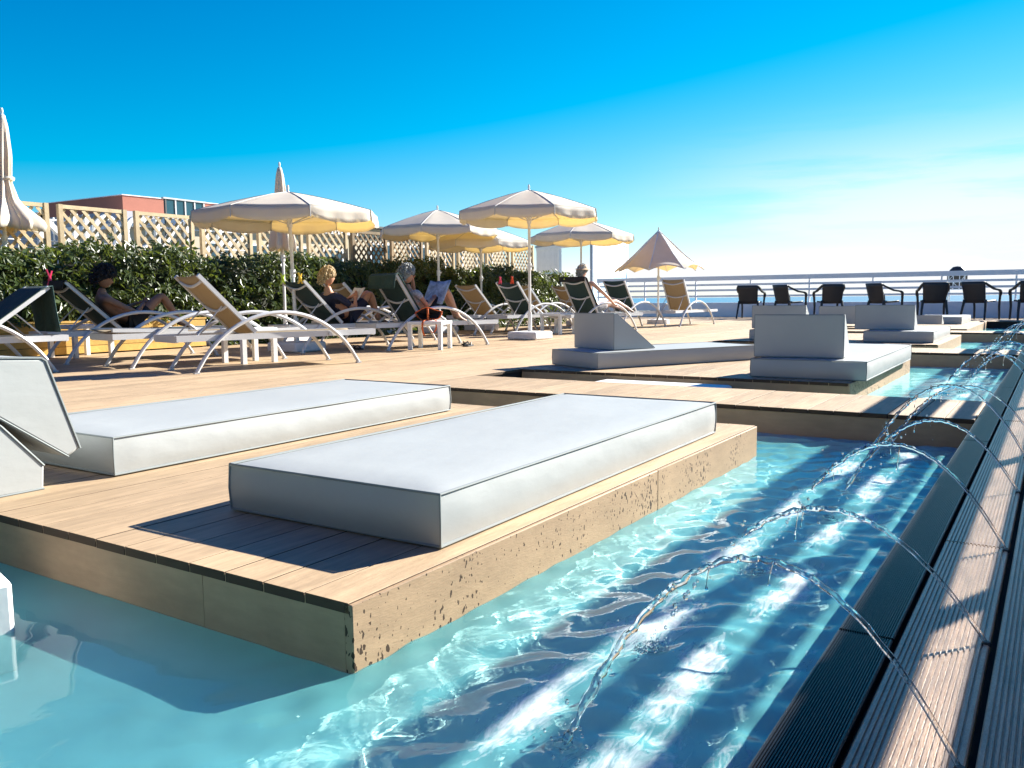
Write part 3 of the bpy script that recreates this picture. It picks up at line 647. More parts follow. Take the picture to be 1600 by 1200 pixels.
b = MB(); b.grid(lambda u, v: (.30 * math.cos(math.pi * v) + .02 * math.sin(u * 90), HY0 + u * (HY1 - HY0 - .12), .15 + (1.02 + .05 * math.sin(u * 40)) * math.sin(math.pi * v) ** .35), 60, 8); b.build('dark_core', M['core'], hd)  # added dark shell inside the hedge, blocks light through the leaves
hb = empty('hedge', (-6.2, -3.7, 0), 0, 'tall dark hedge closing the terrace behind the photographer', 'hedge')
MB().grid(lambda u, v: (-6.6 + 13.2 * u, .28 * math.cos(math.pi * v) + .06 * math.sin(u * 70 + v * 9), -.3 + (5.6 + .25 * math.sin(u * 37)) * math.sin(math.pi * v) ** .3), 90, 10).build('foliage', M['blocker_leaf'], hb)  # unseen hedge, added to block sky fill on the shaded faces
pl = empty('timber_planter', (-10.5, 0, 0), 0, 'low yellow timber planter under the hedge', 'planter')
for k in range(4):
    for j in range(3): MB().box(.37, .395, 1.2 + j * 2.15, 1.2 + (j + 1) * 2.15 - .008, .02 + k * .093, .02 + (k + 1) * .093 - .006).build('board', M['yellow'], pl)
MB().box(-.5, .40, 1.18, 7.66, .396, .42).build('rim', M['yellow'], pl); MB().box(-.5, .365, 1.22, 7.6, .0, .37).build('soil', M['core'], pl)

def lattice_panel(y0, k):
    far = k >= 7; m = M['lattice_shade'] if 7 <= k <= 8 else M['lattice']
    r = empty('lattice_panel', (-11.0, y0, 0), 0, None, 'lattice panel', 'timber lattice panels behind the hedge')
    ords = ['first', 'second', 'third', 'fourth', 'fifth', 'sixth', 'seventh', 'eighth', 'ninth', 'tenth', 'eleventh', 'twelfth', 'thirteenth']
    r['label'] = {0: 'timber lattice panel behind the left-edge closed parasol', 1: 'timber lattice panel behind the left-edge closed parasol and just right of its skirt', 2: 'timber lattice panel below the corner of the salmon building', 3: 'timber lattice panel below the dark glass screen', 4: 'timber lattice panel behind the left half of the nearest parasol', 5: 'timber lattice panel behind the closed parasol\'s skirt'}.get(k, 'timber lattice panel, the %s counted from the left edge' % ords[k])
    W, z0, z1, f = .945, .85, 1.92, .04
    for y in (f / 2, W - f / 2): MB().box(-.03, .03, y - .028, y + .028, .3, z1).build('post', m, r)
    for z in (z1 - .03, z0): MB().box(-.022, .022, .049, W - .049, z - .025, z + .025).build('rail', m, r)
    a0, a1, b0, b1 = .05, W - .05, z0 + .027, z1 - .057; hgt = b1 - b0; wid = a1 - a0; st = .165 if not far else .14
    def seg(c, s):                               # line z = b0 + s*(y - a0) + c clipped to the frame
        pts = []
        for y in (a0, a1):
            z = b0 + s * (y - a0) + c
            if b0 <= z <= b1: pts.append((y, z))
        for z in (b0, b1):
            y = a0 + (z - b0 - c) / s
            if a0 < y < a1: pts.append((y, z))
        return pts
    for s, x in ((-1.15, .010), (1.15, -.010)):
        c = -1.5 + random.uniform(0, st * .2)
        while c < 2.6:
            p = seg(c, s)
            if len(p) >= 2 and math.hypot(p[0][0] - p[1][0], p[0][1] - p[1][1]) > .06:
                MB().beam((x, *p[0]), (x, *p[1]), .040 if not far else .034, .011, (1, 0, 0)).build('slat', m, r)
            c += st * 1.12
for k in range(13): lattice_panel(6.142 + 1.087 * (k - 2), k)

# ------------------------------------------------------------------ rooftop letters and buildings behind the fence
def letter(label, strokes, name):
    o = MB()
    for s in strokes: 
        if len(s) == 2: o.beam(s[0], s[1], .075, .07, (1, 0, 0))
        else:
            for a, b_ in zip(s[:-1], s[1:]): o.beam(a, b_, .075, .07, (1, 0, 0))
    q = o.build(name, M['white']); return tag(q, label, 'sign letter', 'white rooftop sign letters behind the lattice')
LX = -12.5
V = lambda y, z: (LX, y, z)
letter('white rooftop sign letter N leftmost behind the lattice', [(V(6.70, 1.42), V(6.70, 1.95)), (V(6.70, 1.93), V(7.20, 1.45)), (V(7.22, 1.42), V(7.22, 1.97))], 'sign_letter')
letter('white rooftop sign letter I, a single upright bar between N and O', [(V(7.40, 1.42), V(7.40, 1.97))], 'sign_letter')
letter('white rooftop sign letter O below the salmon building corner', [[V(7.72 + .19 * math.cos(a), 1.70 + .26 * math.sin(a)) for a in np.linspace(0, 2 * math.pi, 21)]], 'sign_letter')
letter('white rooftop sign letter C seen in the gap between two panels', [[V(8.27 + .22 * math.cos(a), 1.73 + .25 * math.sin(a)) for a in np.linspace(.9, 5.4, 17)]], 'sign_letter')
letter('white rooftop sign letter with a rising diagonal, below the dark glass screen', [(V(8.60, 1.46), V(8.60, 1.99)), (V(8.66, 1.50), V(9.02, 1.98)), (V(9.17, 1.46), V(9.17, 1.99))], 'sign_letter')
letter('white rooftop sign letter of two bars and a hook, behind the nearest parasol rim', [(V(9.55, 1.46), V(9.55, 1.95)), (V(9.82, 1.46), V(9.82, 1.9)), (V(9.9, 1.62), V(10.3, 1.75)), (V(10.3, 1.76), V(10.38, 1.95))], 'sign_letter')
r = empty('sign_rail', (LX - .06, 0, 0), 0, 'thin white rails carrying the rooftop sign letters', 'sign rail')
for z in (1.55, 1.86): MB().tube([(0, 5.2, z), (0, 10.6, z)], .012, 6).build('rail', M['white'], r)
for y in (5.4, 6.95, 8.47, 10.0): MB().tube([(-.03, y, .2), (-.03, y, 1.9)], .015, 6).build('post', M['white'], r)
# salmon building with a grey lower storey
r = empty('salmon_building', (-24, 15.4, 0), 0, 'salmon rendered building with a grey lower wall, behind the lattice', 'building')
d1 = Vector((-27.756 + 24, 15.292 - 15.425)).normalized(); d2 = Vector((.061, 1.724)).normalized()
def block(z0, z1, off, a, b_):
    p = [Vector((0, 0)) - d1 * off - d2 * off, d1 * a - d2 * off, d1 * a + d2 * b_, d2 * b_ - d1 * off]
    vs = [(*q, z) for z in (z0, z1) for q in p]; return MB().add(vs, [(3, 2, 1, 0), (4, 5, 6, 7)] + [(i, (i + 1) % 4, 4 + (i + 1) % 4, 4 + i) for i in range(4)])
block(3.40, 3.86, 0, 4.2, 3.4).build('upper_wall', M['pink'], r); block(-6, 3.397, .01, 9, 8).build('lower_wall', M['greywall'], r); block(3.863, 3.885, .03, 4.3, 3.5).build('parapet_cap', M['parapet'], r)
r = empty('glass_screen', (-13.0, 9.13, 0), R(4), 'dark framed rooftop glass screen beside the salmon building', 'glass screen')
for k in range(5): MB().box(-.02, .02, k * .205 - .014, k * .205 + .014, 1.5 if k in (0, 4) else 2.07, 2.40).build('post', M['steel'] if k else M['dark'], r)
for z in (2.07, 2.40): MB().box(-.03, .03, -.05, .87, z, z + .025).build('rail', M['steel'], r)
for k in range(4): MB().box(-.006, .006, k * .205 + .016, (k + 1) * .205 - .016, 2.097, 2.398).build('pane', M['glass'], r)
r = empty('cream_building', (-20, 14.6, 0), 0, 'cream building with dark windows behind the lattice and parasols', 'building')
MB().box(-6, 0, 0, 6.3, -6, 2.75).build('wall', M['cream'], r); MB().box(-6.2, .25, -.2, 6.5, 2.753, 2.90).build('roof', M['parapet'], r)
for k in range(4):
    w = MB().box(-.02, .05, .6 + k * 1.5, 1.5 + k * 1.5, 1.35, 2.3).build('window', M['white'], r); MB().box(.053, .06, .66 + k * 1.5, 1.44 + k * 1.5, 1.41, 2.24).build('pane', M['glass'], w)
r = empty('white_building', (-20, 21.2, 0), 0, 'pale building with a flat dark-edged roof, farther along behind the lattice', 'building')
MB().box(-6, 0, 0, 9, -6, 3.05).build('wall', M['cream'], r); MB().box(-6.2, .3, -.1, 9.2, 3.053, 3.12).build('roof', M['dark'], r)
for k in range(4):
    w = MB().box(-.02, .05, .7 + k * 2.1, 1.9 + k * 2.1, 1.5, 2.6).build('window', M['white'], r); MB().box(.053, .06, .78 + k * 2.1, 1.82 + k * 2.1, 1.58, 2.52).build('pane', M['glass'], w)
# white cabin at the end of the hedge
r = empty('white_cabin', (-14.07, 27.0, 0), 0, 'white slatted cabin with an open doorway, at the end of the hedge', 'cabin')
dA, dB = Vector((-.838, .546, 0)), Vector((-.04, 1.0, 0)).normalized()
def cab(d, t0, t1, z0, z1, th, nm, m=None, off=0.):
    nrm = Vector((d.y, -d.x, 0)) if d is dB else Vector((-d.y, d.x, 0)) * -1
    c = d * ((t0 + t1) / 2) - nrm * off; o = MB().beam(c - d * ((t1 - t0) / 2) + Vector((0, 0, (z0 + z1) / 2)), c + d * ((t1 - t0) / 2) + Vector((0, 0, (z0 + z1) / 2)), th, z1 - z0).build(nm, m or M['white'], r); return o
M['paleblue'] = mat('pale_blue_panel', (.42, .62, .74), .3, .05)
M['greytrim'] = mat('grey_trim', (.25, .30, .36), .5, .05)
H0 = 2.70
cab(dA, .04, 4.5, H0 - .20, H0 - .07, .10, 'beam'); cab(dA, -.03, 4.55, H0 - .069, H0, .14, 'fascia', M['greytrim'])
cab(dA, 2.55, 4.5, -.2, 1.62, .05, 'lower_panel', M['paleblue']); cab(dA, 2.45, 2.54, -.3, H0 - .21, .10, 'post')
for k in range(11): cab(dA, 2.56 + k * .177, 2.56 + k * .177 + .172, 1.622, H0 - .202, .05, 'board', None, random.uniform(-.006, .006))
MB().beam((0, 0, -.3), (0, 0, H0 - .002), .10, .10, (0, 1, 0)).build('post', M['greytrim'], r)
cab(dB, .06, 3.1, H0 - .13, H0 + .001, .10, 'beam'); cab(dB, .06, 3.1, -.2, 1.50, .05, 'lower_panel', M['paleblue']); cab(dB, 3.102, 3.2, -.3, H0, .10, 'post')
for k in range(17): cab(dB, .062 + k * .178, .062 + k * .178 + .173, 1.503, H0 - .132, .05, 'board', None, random.uniform(-.006, .006))
# ------------------------------------------------------------------ far railing, side railing, chairs
def railing(label, a, b, wall_h, rails, n, th=.10, group='white terrace railings'):
    a, b = Vector((*a, 0)), Vector((*b, 0)); d = b - a; L = d.length; ang = math.atan2(d.y, d.x)
    r = empty('terrace_railing', a, ang, label, 'railing', group)
    MB().box(0, L, -th, th, -.3, wall_h).build('wall', M['parapet'], r)
    for z0, z1, t in rails:
        for k in range(max(1, round(L / 8))):
            s = L / max(1, round(L / 8)); MB().box(k * s + .003, (k + 1) * s - .003, -t, t, z0, z1).build('rail', M['railwhite'], r)
    for k in range(n + 1):
        x = min(max(.05, L * k / n), L - .05); MB().box(x - .022, x + .022, -.022, .022, wall_h + .001, rails[-1][0] - .002).build('post', M['railwhite'], r)
    return r
RAILS = ((.60, .655, .028), (.775, .835, .028), (.94, 1.0, .028), (1.10, 1.23, .05))
railing('long white railing with three rails along the far end, behind the dark armchairs', (-12.9, 25.15), (.75, 25.15), .43, RAILS, 8)
railing('white railing along the pool jets, out at the right-hand side', (.40, -3.9), (.40, 25.0), .64, ((.835, .965, .028), (1.09, 1.15, .028), (1.35, 1.42, .028), (1.64, 1.75, .04)), 16, .045)
def make_chair(label):
    r = empty('armchair', label=label, cat='armchair', group='dark armchairs along the far railing')
    sling(lambda u, v: ((u - .5) * .48, -.20 + .44 * v, .43 - .02 * math.sin(math.pi * u) - .02 * (1 - v)), 6, 6, .035, 'seat', M['chair'], r)
    sling(lambda u, v: ((u - .5) * (.47 + .06 * v), -.21 - .12 * v - .04 * math.sin(math.pi * u), .38 + .48 * v), 8, 6, .03, 'backrest', M['chair'], r)
    for s in (-1, 1):
        b = MB(); pa = [(s * .25, -.31, .83), (s * .285, -.24, .78), (s * .315, -.02, .69), (s * .325, .18, .665), (s * .32, .245, .63), (s * .305, .26, .55)]
        for p, q in zip(pa[:-1], pa[1:]): b.beam(p, q, .060, .032, (0, 0, 1))
        b.tube(pa, .024, 6); b.build('arm', M['chair'], r)
        MB().tube([(s * .305, .26, .58), (s * .28, .28, .3), (s * .285, .30, 0)], [.030, .026, .022], 6).build('leg', M['chair'], r)
        MB().tube([(s * .24, -.23, .45), (s * .265, -.28, .2), (s * .28, -.33, 0)], [.032, .026, .022], 6).build('leg', M['chair'], r)
    return r
ch0 = None
for x, y, a, lab in ((-7.30, 23.6, 4, 'dark armchair at the left end of the row, back square to the pool'), (-6.22, 23.6, -32, 'dark armchair turned to its right, second from the left end of the row'), (-5.18, 23.6, 28, 'dark armchair turned to its left, directly above the large wedge cushion'),
                     (-3.80, 23.5, -38, 'dark armchair turned to its right, behind the two dark wedges'), (-2.66, 23.4, 14, 'dark armchair left of the far dark-topped structure'), (-1.62, 23.4, -24, 'dark armchair directly below the far dark-topped structure'), (-.62, 23.4, 16, 'dark armchair cut by the right edge')):
    if ch0 is None: o = ch0 = make_chair(lab)
    else: o = copy_tree(ch0)
    o['label'] = lab; o.location = (x, y, .004); o.rotation_euler = (0, 0, R(a)); o.scale = (1.06,) * 3
# distant dark-topped structure over the sea side
r = empty('lookout_tower', (-3.75, 41, -22), 0, 'distant dark-topped lookout with crossed braces beyond the railing', 'tower')
MB().lathe([(.0, 23.80), (.18, 23.76), (.30, 23.64), (.36, 23.48), (.36, 23.44)], 18).build('dome', M['dark'], r)
for i in (-1, 1):
    for j in (-1, 1): MB().beam((i * .30, j * .30, 0), (i * .30, j * .30, 23.45), .05, .05).build('post', M['steel'], r)
M['navyglass'] = mat('dark_screen', (.004, .008, .014), .3, .1)
MB().box(-.37, .37, .25, .27, 22.80, 23.43).build('screen', M['navyglass'], r); MB().box(-.37, -.35, -.25, .25, 22.80, 23.43).build('screen', M['navyglass'], r)
for z in (22.78, 23.10, 23.40): MB().box(-.38, .38, -.37, -.34, z, z + .035).build('rail', M['railwhite'], r)
for x in (-.12, .12): MB().box(x - .012, x + .012, -.335, -.315, 22.8, 23.42).build('mullion', M['railwhite'], r)
for x0, x1, z0, z1 in ((-.36, -.12, 23.12, 23.40), (-.36, -.12, 23.10, 22.82), (-.12, .12, 23.10, 22.82), (.12, .36, 23.12, 23.40)): MB().beam((x0, -.31, z0), (x1, -.31, z1), .018, .014, (0, 1, 0)).build('brace', M['railwhite'], r)

# ------------------------------------------------------------------ water jets
def jet(y, label):
    r = empty('water_jet', (-.085, y, .0), 0, label, 'water jet', 'arching jets of water along the gutter')
    near = y < 1.5; pk, reach = (.25, .56) if near else (.24 + random.uniform(-.05, .06), .55 + random.uniform(-.09, .06)); drift = 0 if near else random.uniform(-.05, .05)
    # parabola from the nozzle to the water
    x_pk = .27 * reach / .55
    pts, rs = [], []; n = 110
    x_end = x_pk + x_pk * math.sqrt((pk + .155) / pk)
    br = 1.01 if abs(y - 1.25) < .01 else random.uniform(.62, .97); drops = []
    dens = 1 if y < 5.5 else .6
    for i in range(n + 1):
        t = i / n; x = x_end * t; z = pk - pk * ((x - x_pk) / x_pk) ** 2
        wob = .004 * min(1, t * 2); p = Vector((-x + random.uniform(-wob, wob) * .25 + .35 * wob * math.sin(i * .9), random.uniform(-wob, wob) * .3 + .5 * wob * math.sin(i * .55 + y) + drift * t * t, z + .35 * wob * math.sin(i * 1.3)))
        if t < br: pts.append(p); rs.append((.0042 + .0028 * t) * (1 + .36 * max(0, t - .12) * math.sin(i * 1.25 * (1 + .3 * math.sin(i * .13)) + 2 * math.sin(i * .37)) + .22 * t * random.uniform(-1, 1)))
        elif random.random() < .42: drops.append((p, random.uniform(.002, .0062)))
    rs[-1] *= .3; rs[-2] *= .6
    k = 8 if y < 6 else 6
    b = MB().tube(pts, rs, k); b.build('stream', M['jet'], r)
    c = MB()
    for p, q in drops: c.ball(p, q, 8, 6, (1, 1, 1.3))
    for i in range(int(16 * dens)):
        t = random.uniform(.45, 1.05); x = x_end * t; z = pk - pk * ((x - x_pk) / x_pk) ** 2
        c.ball((-x + random.gauss(0, .02), random.gauss(0, .03), max(-.15, z + random.gauss(-.02, .035))), random.choice((.0012, .0016, .002, .003, .0042)), 6, 5, (1, 1, 1.2))
    for t0 in (random.uniform(.4, .6), random.uniform(.5, .75)):         # strands that tear off below the arc
        x = x_end * t0; z = pk - pk * ((x - x_pk) / x_pk) ** 2; L = random.uniform(.03, .08)
        c.tube([(-x, 0, z), (-x - .004, .002, z - L * .4), (-x - .006, .003, z - L * .8), (-x - .006, .003, z - L)], [.0018, .001, .0012, .003], 6)
    for i in range(int(26 * dens)):                                     # splash crown where it lands
        a = random.uniform(0, 6.28); q = random.uniform(.005, .06); c.ball((-x_end + q * math.cos(a), drift + q * math.sin(a), -.152 + random.uniform(0, .05) * (1 - q / .07)), random.choice((.0012, .0018, .0026, .0036)), 6, 5)
    for q, hh in ((.018, .010), (.034, .006)): c.lathe([(q - .006, 0), (q, hh), (q + .006, 0)], 14, (-x_end, drift, -.1545))
    tag(c.build('drops', M['jet'], r), kind='stuff')
    MB().lathe([(.0, .004), (.006, .004), (.008, .0), (.008, -.004)], 10).build('nozzle', M['dark'], r)
words_ = {1.25: 'arching water jet nearest the camera, leaving the ribbed board at the bottom edge', 1.745: 'second water jet from the camera, arching over the boards', 2.42: 'third water jet from the camera, arching beside the platform end', 3.16: 'fourth water jet from the camera, over the foot of the near pool', 3.86: 'fifth water jet from the camera, in front of the boardwalk', 4.52: 'last water jet before the boardwalk, against its dark edge'}
nth = ['first', 'second', 'third', 'fourth', 'fifth', 'sixth', 'seventh']
for i, y in enumerate(JETS[1:]):
    jet(y, words_.get(y) or ('arching water jet over the second pool, %s past the first boardwalk' % nth[i - 6] if y < 10.3 else 'small distant water jet, %s past the second boardwalk' % nth[i - 12]))

# ------------------------------------------------------------------ people
def skin_mesh(name, nodes, edges, m, parent, root=0, sub=2):
    """nodes: list of (co, radius or (rx, ry)); one continuous skinned surface"""
    me = bpy.data.meshes.new(name); me.from_pydata([n[0] for n in nodes], edges, []); me.materials.append(m)
    o = link(name, me, parent); md = o.modifiers.new('skin', 'SKIN'); md.use_smooth_shade = True
    lay = me.skin_vertices[0].data
    for i, n in enumerate(nodes):
        r_ = tuple(.88 * q for q in (n[1] if hasattr(n[1], '__len__') else (n[1], n[1]))); lay[i].radius = r_; lay[i].use_root = (i == root)
    sb = o.modifiers.new('sub', 'SUBSURF'); sb.levels = sub; sb.render_levels = sub
    return o
def person(label, lo, pose, skin, parts):
    """pose: joints in the lounger's own frame (x across, y towards the feet, z up)"""
    r = empty('person', lo.location, lo.rotation_euler.z, label, 'person', 'people on the sun loungers')
    P = pose; nodes, edges = [], []
    def add(co, rad, par=None):
        nodes.append((co, rad)); i = len(nodes) - 1
        if par is not None: edges.append((par, i))
        return i
    mid = lambda a, b, t=.5: tuple(a[k] + (b[k] - a[k]) * t for k in range(3))
    pel = add(P['pelvis'], (.125, .10)); wa = add(mid(P['pelvis'], P['chest'], .45), (.12, .09), pel); chs = add(P['chest'], (.135, .095), wa); nb = add(P['neck'], (.06, .055), chs)
    hc = Vector(P['head']); nk = Vector(P['neck']); axis = (hc - nk).normalized()
    add(tuple(nk + axis * .06), .048, nb)
    for s, sd in ((-1, 'L'), (1, 'R')):
        sh = P['sh' + sd]; el = P['el' + sd]; ha = P['ha' + sd]
        a = add(sh, .052, chs); b_ = add(mid(sh, el), .043, a); c = add(el, .036, b_); d = add(mid(el, ha, .45), .035, c); e = add(ha, (.024, .022), d)
        hv = (Vector(ha) - Vector(el)).normalized(); hand = Vector(ha) + hv * .045; h = add(tuple(hand), (.034, .018), e)
        side = Vector((s, 0, 0)); side = (side - hv * side.dot(hv)).normalized(); dn = hv.cross(side)
        curl = Vector(P.get('grip', (0, 0, 1))).normalized()
        for f, (off, ln) in enumerate(((-.026, .062), (-.009, .072), (.009, .068), (.025, .054))):
            k0 = hand + hv * .03 + side * off; f1 = add(tuple(k0), .0095, h); k1 = k0 + hv * ln * .5 + curl * .008; f2 = add(tuple(k1), .0088, f1); add(tuple(k1 + hv * ln * .25 + curl * ln * .38), .0075, f2)
        t0 = hand - side * .034; t1 = add(tuple(t0), .011, h); add(tuple(t0 + hv * .03 - side * .012 + curl * .012), .0088, t1)
        hp = P['hip' + sd]; kn = P['kn' + sd]; an = P['an' + sd]
        a = add(hp, .085, pel); b_ = add(mid(hp, kn), .072, a); c = add(kn, .055, b_); d = add(mid(kn, an, .35), .054, c); d2 = add(mid(kn, an, .75), .038, d); e = add(an, .034, d2)
        fv = Vector(P.get('foot', (0, .9, -.15))).normalized(); f1 = add(tuple(Vector(an) + fv * .07 + Vector((0, 0, -.03))), (.036, .03), e); add(tuple(Vector(an) + fv * .16 + Vector((0, 0, -.045))), (.038, .018), f1)
        add(tuple(Vector(an) - fv * .035 + Vector((0, 0, -.03))), .028, e)
    body = skin_mesh('body', nodes, edges, skin, r)
    # head: profile-shaped, faces P['look']
    look = Vector(P['look']); look = (look - axis * look.dot(axis)).normalized(); sx = look.cross(axis)
    b = MB()
    def hf(u, v):
        th = math.pi * u; ph = 2 * math.pi * v; zz = math.cos(th); rr = math.sin(th)
        lx, ly, lz = .074 * rr * math.sin(ph), .092 * rr * math.cos(ph), .118 * zz
        if ly > 0:
            k = max(0, math.cos(ph)) ** 14; ly += k * (.020 * math.exp(-((zz + .18) / .13) ** 2) + .007 * math.exp(-((zz + .52) / .07) ** 2) + .008 * math.exp(-((zz + .80) / .10) ** 2) - .008 * math.exp(-((zz + .36) / .05) ** 2))
            e_ = math.exp(-((abs(math.sin(ph)) - .42) / .16) ** 2) * math.exp(-((zz - .02) / .10) ** 2); ly -= .010 * e_
        if lz < 0: lx *= 1 - .25 * zz * zz
        q = hc + (sx * lx + look * ly + axis * lz) * .88; return tuple(q)
    b.grid(hf, 24, 36)
    for s in (-1, 1):
        q = hc + (sx * .074 * s - look * .005) * .88; b.ball(tuple(q), .024, 8, 6, (.45, .8, 1.0))
    hd_ = b.build('head', skin, r)
    e = MB()
    for s in (-1, 1): e.ball(tuple(hc + (sx * .030 * s + look * .078 + axis * .004) * .88), .009, 8, 6)
    e.build('eyes', M['black'], hd_)
    mth = MB(); mth.tube([tuple(hc + (sx * (.024 * k / 3) + look * (.088 - .004 * abs(k)) - axis * .052) * .88) for k in range(-3, 4)], .005, 5); mth.build('mouth', M['redclip'] if False else skin, hd_)
    if parts.get('hair'):
        h = MB(); rr = random.Random(3)
        def hairf(u, v):
            th = math.pi * u * .62; ph = 2 * math.pi * v; k = parts.get('puff', 1.10) * (1 + .05 * math.sin(9 * ph + 7 * th) + .04 * math.sin(17 * ph - 11 * th))
            back = .5 - .5 * math.cos(ph); thb = th * (.50 + .66 * back)
            q = hc + (sx * (.080 * k * math.sin(thb) * math.sin(ph)) + look * (.096 * k * math.sin(thb) * math.cos(ph) - .008) + axis * (.124 * k * math.cos(thb))) * .88; return tuple(q)
        for q_ in range(260):
            u, v = rr.uniform(.02, 1), rr.random(); p0 = Vector(hairf(u, v)); o_ = (p0 - hc).normalized(); cu = parts.get('puff', 1.1) - .95
            sd_ = Vector((rr.gauss(0, 1), rr.gauss(0, 1), rr.gauss(0, 1))).cross(o_).normalized(); fall = (sd_ * .6 - axis * (.8 if cu < .25 else .1) - look * .3).normalized()
            h.tube([p0 - o_ * .008, p0 + o_ * (.006 + .05 * cu) + fall * .012, p0 + o_ * (.004 + .07 * cu) + fall * (.03) , p0 + o_ * (.0 + .04 * cu) + fall * .048], [.005, .0055, .0045, .0015], 5)
        h.grid(hairf, 16, 36); o = h.build('hair', parts['hair'], r); sd = o.modifiers.new('t', 'SOLIDIFY'); sd.thickness = .014; sd.offset = 0
    if parts.get('hat'):
        h = MB()
        def hatf(u, v):
            ph = 2 * math.pi * v; rad, zz = np.interp(u, [0, .35, .5, .55, 1], [0, .07, .088, .095, .15]), np.interp(u, [0, .35, .5, .55, 1], [.14, .135, .10, .065, .04])
            q = hc + (sx * rad * math.sin(ph) + look * rad * 1.12 * math.cos(ph) + axis * zz) * .88; return tuple(q)
        h.grid(hatf, 14, 28); o = h.build('hat', M['straw'], r); sd = o.modifiers.new('t', 'SOLIDIFY'); sd.thickness = .006
    def cloth(nm, keys, m):
        nn = []; ee = []
        for i, (co, rad) in enumerate(keys): nn.append((co, rad)); ee += [(i - 1, i)] if i else []
        return skin_mesh(nm, nn, ee, m, r)
    if parts.get('top'):
        nm, m, grow = parts['top']
        nn = [(P['pelvis'], (.125 + grow, .10 + grow)), (mid(P['pelvis'], P['chest'], .45), (.12 + grow, .09 + grow)), (P['chest'], (.135 + grow, .095 + grow)), (mid(P['chest'], P['neck'], .72), (.085, .07))]
        ee = [(0, 1), (1, 2), (2, 3)]
        for sd in 'LR':
            nn.append((P['sh' + sd], .062)); ee.append((2, len(nn) - 1)); nn.append((mid(P['sh' + sd], P['el' + sd], parts.get('sleeve', .5)), .055)); ee.append((len(nn) - 2, len(nn) - 1))
        skin_mesh(nm, nn, ee, m, r)
    if parts.get('bottom'):
        nm, m, tt = parts['bottom']; nn = [(P['pelvis'], (.138, .112))]; ee = []
        for sd in 'LR':
            nn.append((P['hip' + sd], .098)); ee.append((0, len(nn) - 1)); nn.append((mid(P['hip' + sd], P['kn' + sd], tt), .088)); ee.append((len(nn) - 2, len(nn) - 1))
        skin_mesh(nm, nn, ee, m, r)
    if parts.get('glasses'):
        g = MB()
        for s in (-1, 1):
            c = hc + (sx * .032 * s + look * .092 + axis * .004) * .88; g.ball(tuple(c), .019, 10, 6, (.9, .5, .8)); g.tube([tuple(c + sx * .02 * s), tuple(hc + sx * .082 * s + axis * .008)], .004, 5)
        g.tube([tuple(hc - sx * .012 + look * .10), tuple(hc + sx * .012 + look * .10)], .004, 5); g.build('sunglasses', M['black'], r)
    return r
def rec_pose(back=45, **kw):
    """reclining on a raised back, knees drawn up"""
    a = R(back); ca, sa = math.cos(a), math.sin(a)
    Q = lambda x, d, o: (x, -.25 - d * ca + o * sa, .35 + d * sa + o * ca)
    p = dict(pelvis=(0, -.13, .455), chest=Q(0, .40, .11), neck=Q(0, .60, .11), head=Q(0, .74, .16), look=(0, 1, -.25),
             shL=Q(-.17, .53, .10), shR=Q(.17, .53, .10), elL=Q(-.24, .28, .16), elR=Q(.24, .28, .16), haL=(-.10, .0, .72), haR=(.10, .0, .72),
             hipL=(-.09, -.05, .44), hipR=(.09, -.05, .44), knL=(-.10, .32, .74), knR=(.10, .34, .74), anL=(-.09, .60, .40), anR=(.09, .64, .40))
    p.update(kw); return p
person('bare-chested man with dark curly hair reading on the dark lounger by the hedge', LB,
       rec_pose(43, pelvis=(0, -.08, .44), chest=(0, -.31, .62), neck=(0, -.33, .75), head=(0, -.28, .905), shL=(-.16, -.30, .69), shR=(.16, -.35, .68), elL=(-.23, -.08, .54), elR=(.24, -.06, .52), haL=(-.08, .08, .62), haR=(.12, .06, .60), look=(0, .85, -.45), hipL=(-.08, -.02, .43), hipR=(.08, -.02, .43), knL=(-.09, .40, .70), knR=(.10, .30, .72), anL=(-.09, .60, .40), anR=(.09, .52, .40)),
       M['skin_dark'], dict(hair=M['hair_dark'], puff=1.24, bottom=('swim_shorts', M['black'], .55)))
person('fair-haired woman in a navy dress reading a book on the dark lounger', LE,
       rec_pose(45, pelvis=(0, -.04, .43), chest=(0, -.25, .62), neck=(0, -.29, .77), head=(0, -.275, .935), shL=(-.16, -.26, .71), shR=(.16, -.27, .70), elL=(-.22, -.04, .55), elR=(.22, -.03, .53), haL=(-.07, .07, .66), haR=(.10, .06, .64), look=(0, .9, -.35), hipL=(-.08, .02, .42), hipR=(.08, .02, .42), knL=(-.08, .37, .74), knR=(.09, .30, .73), anL=(-.09, .54, .40), anR=(.08, .42, .40)),
       M['skin'], dict(hair=M['hair_blond'], puff=1.16, top=('dress', M['navy'], .014), bottom=('skirt', M['navy'], .75), sleeve=.8))
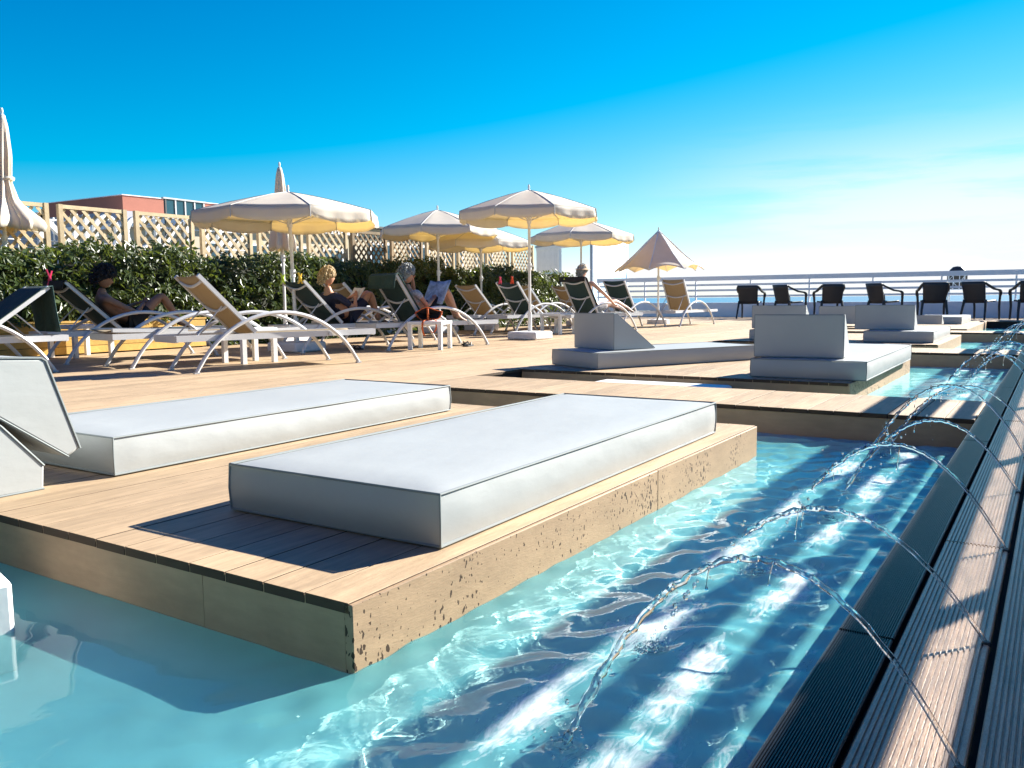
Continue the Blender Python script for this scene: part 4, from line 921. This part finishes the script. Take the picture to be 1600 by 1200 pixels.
person('grey-haired woman in sunglasses with a hand at her face and a newspaper', LF,
       rec_pose(55, pelvis=(0, -.07, .44), chest=(0, -.27, .64), neck=(0, -.31, .79), head=(0, -.30, .955), shL=(-.16, -.27, .74), shR=(.16, -.28, .73), elL=(-.20, -.05, .74), elR=(.23, -.16, .55), haL=(-.06, -.17, .915), haR=(.13, .0, .62), look=(0, 1, -.15), hipL=(-.08, -.01, .44), hipR=(.08, -.01, .44), knL=(-.10, .36, .77), knR=(.10, .28, .77), anL=(-.10, .60, .40), anR=(.09, .48, .40)),
       M['skin'], dict(hair=M['hair_grey'], puff=1.20, top=('blouse', M['greycloth'], .014), bottom=('shorts', M['black'], .7), glasses=True))
person('pale person in a straw sun hat seen from behind over the dark lounger', LL,
       rec_pose(58, head=(.04, -.42, 1.10), neck=(.03, -.42, .97), chest=(0, -.34, .78), shL=(-.17, -.36, .90), shR=(.20, -.36, .90), elL=(-.28, -.15, .70), elR=(.37, -.16, .66), haL=(-.2, .1, .55), haR=(.33, .10, .52), look=(0, 1, -.1), knL=(-.10, .42, .52), knR=(.12, .40, .56), anL=(-.10, .86, .42), anR=(.10, .84, .42)),
       M['skin_pale'], dict(hat=True, hair=M['hair_grey'], bottom=('swim_shorts', M['greycloth'], .5)))
def frame_of(lo, loc): 
    y = lo.rotation_euler.z; return (lo.location.x + loc[0] * math.cos(y) - loc[1] * math.sin(y), lo.location.y + loc[0] * math.sin(y) + loc[1] * math.cos(y), lo.location.z + loc[2])
r = empty('book', frame_of(LE, (.01, .10, .63)), LE.rotation_euler.z, 'open pale book held by the woman in navy', 'book')
for s in (-1, 1): MB().add([(0, 0, 0), (s * .12, .05 * 0 - .03, .01), (s * .12, .09, .17), (0, .12, .16), (0, .012, -.004), (s * .12, -.02, .006), (s * .12, .10, .166), (0, .132, .156)], [(0, 1, 2, 3), (7, 6, 5, 4), (0, 4, 5, 1), (1, 5, 6, 2), (2, 6, 7, 3), (3, 7, 4, 0)]).build('page_block', M['paper'], r)
r = empty('newspaper', frame_of(LF, (.02, .02, .56)), LF.rotation_euler.z, 'open newspaper with blue print held by the grey-haired woman', 'newspaper')
for s in (-1, 1): sling(lambda u, v: (s * .22 * u, .02 + .05 * u + .16 * v + .012 * math.sin(6 * u), .02 + .30 * v + .01 * math.sin(5 * u + 3 * v)), 6, 6, .004, 'page', M['bluepaper'], r)
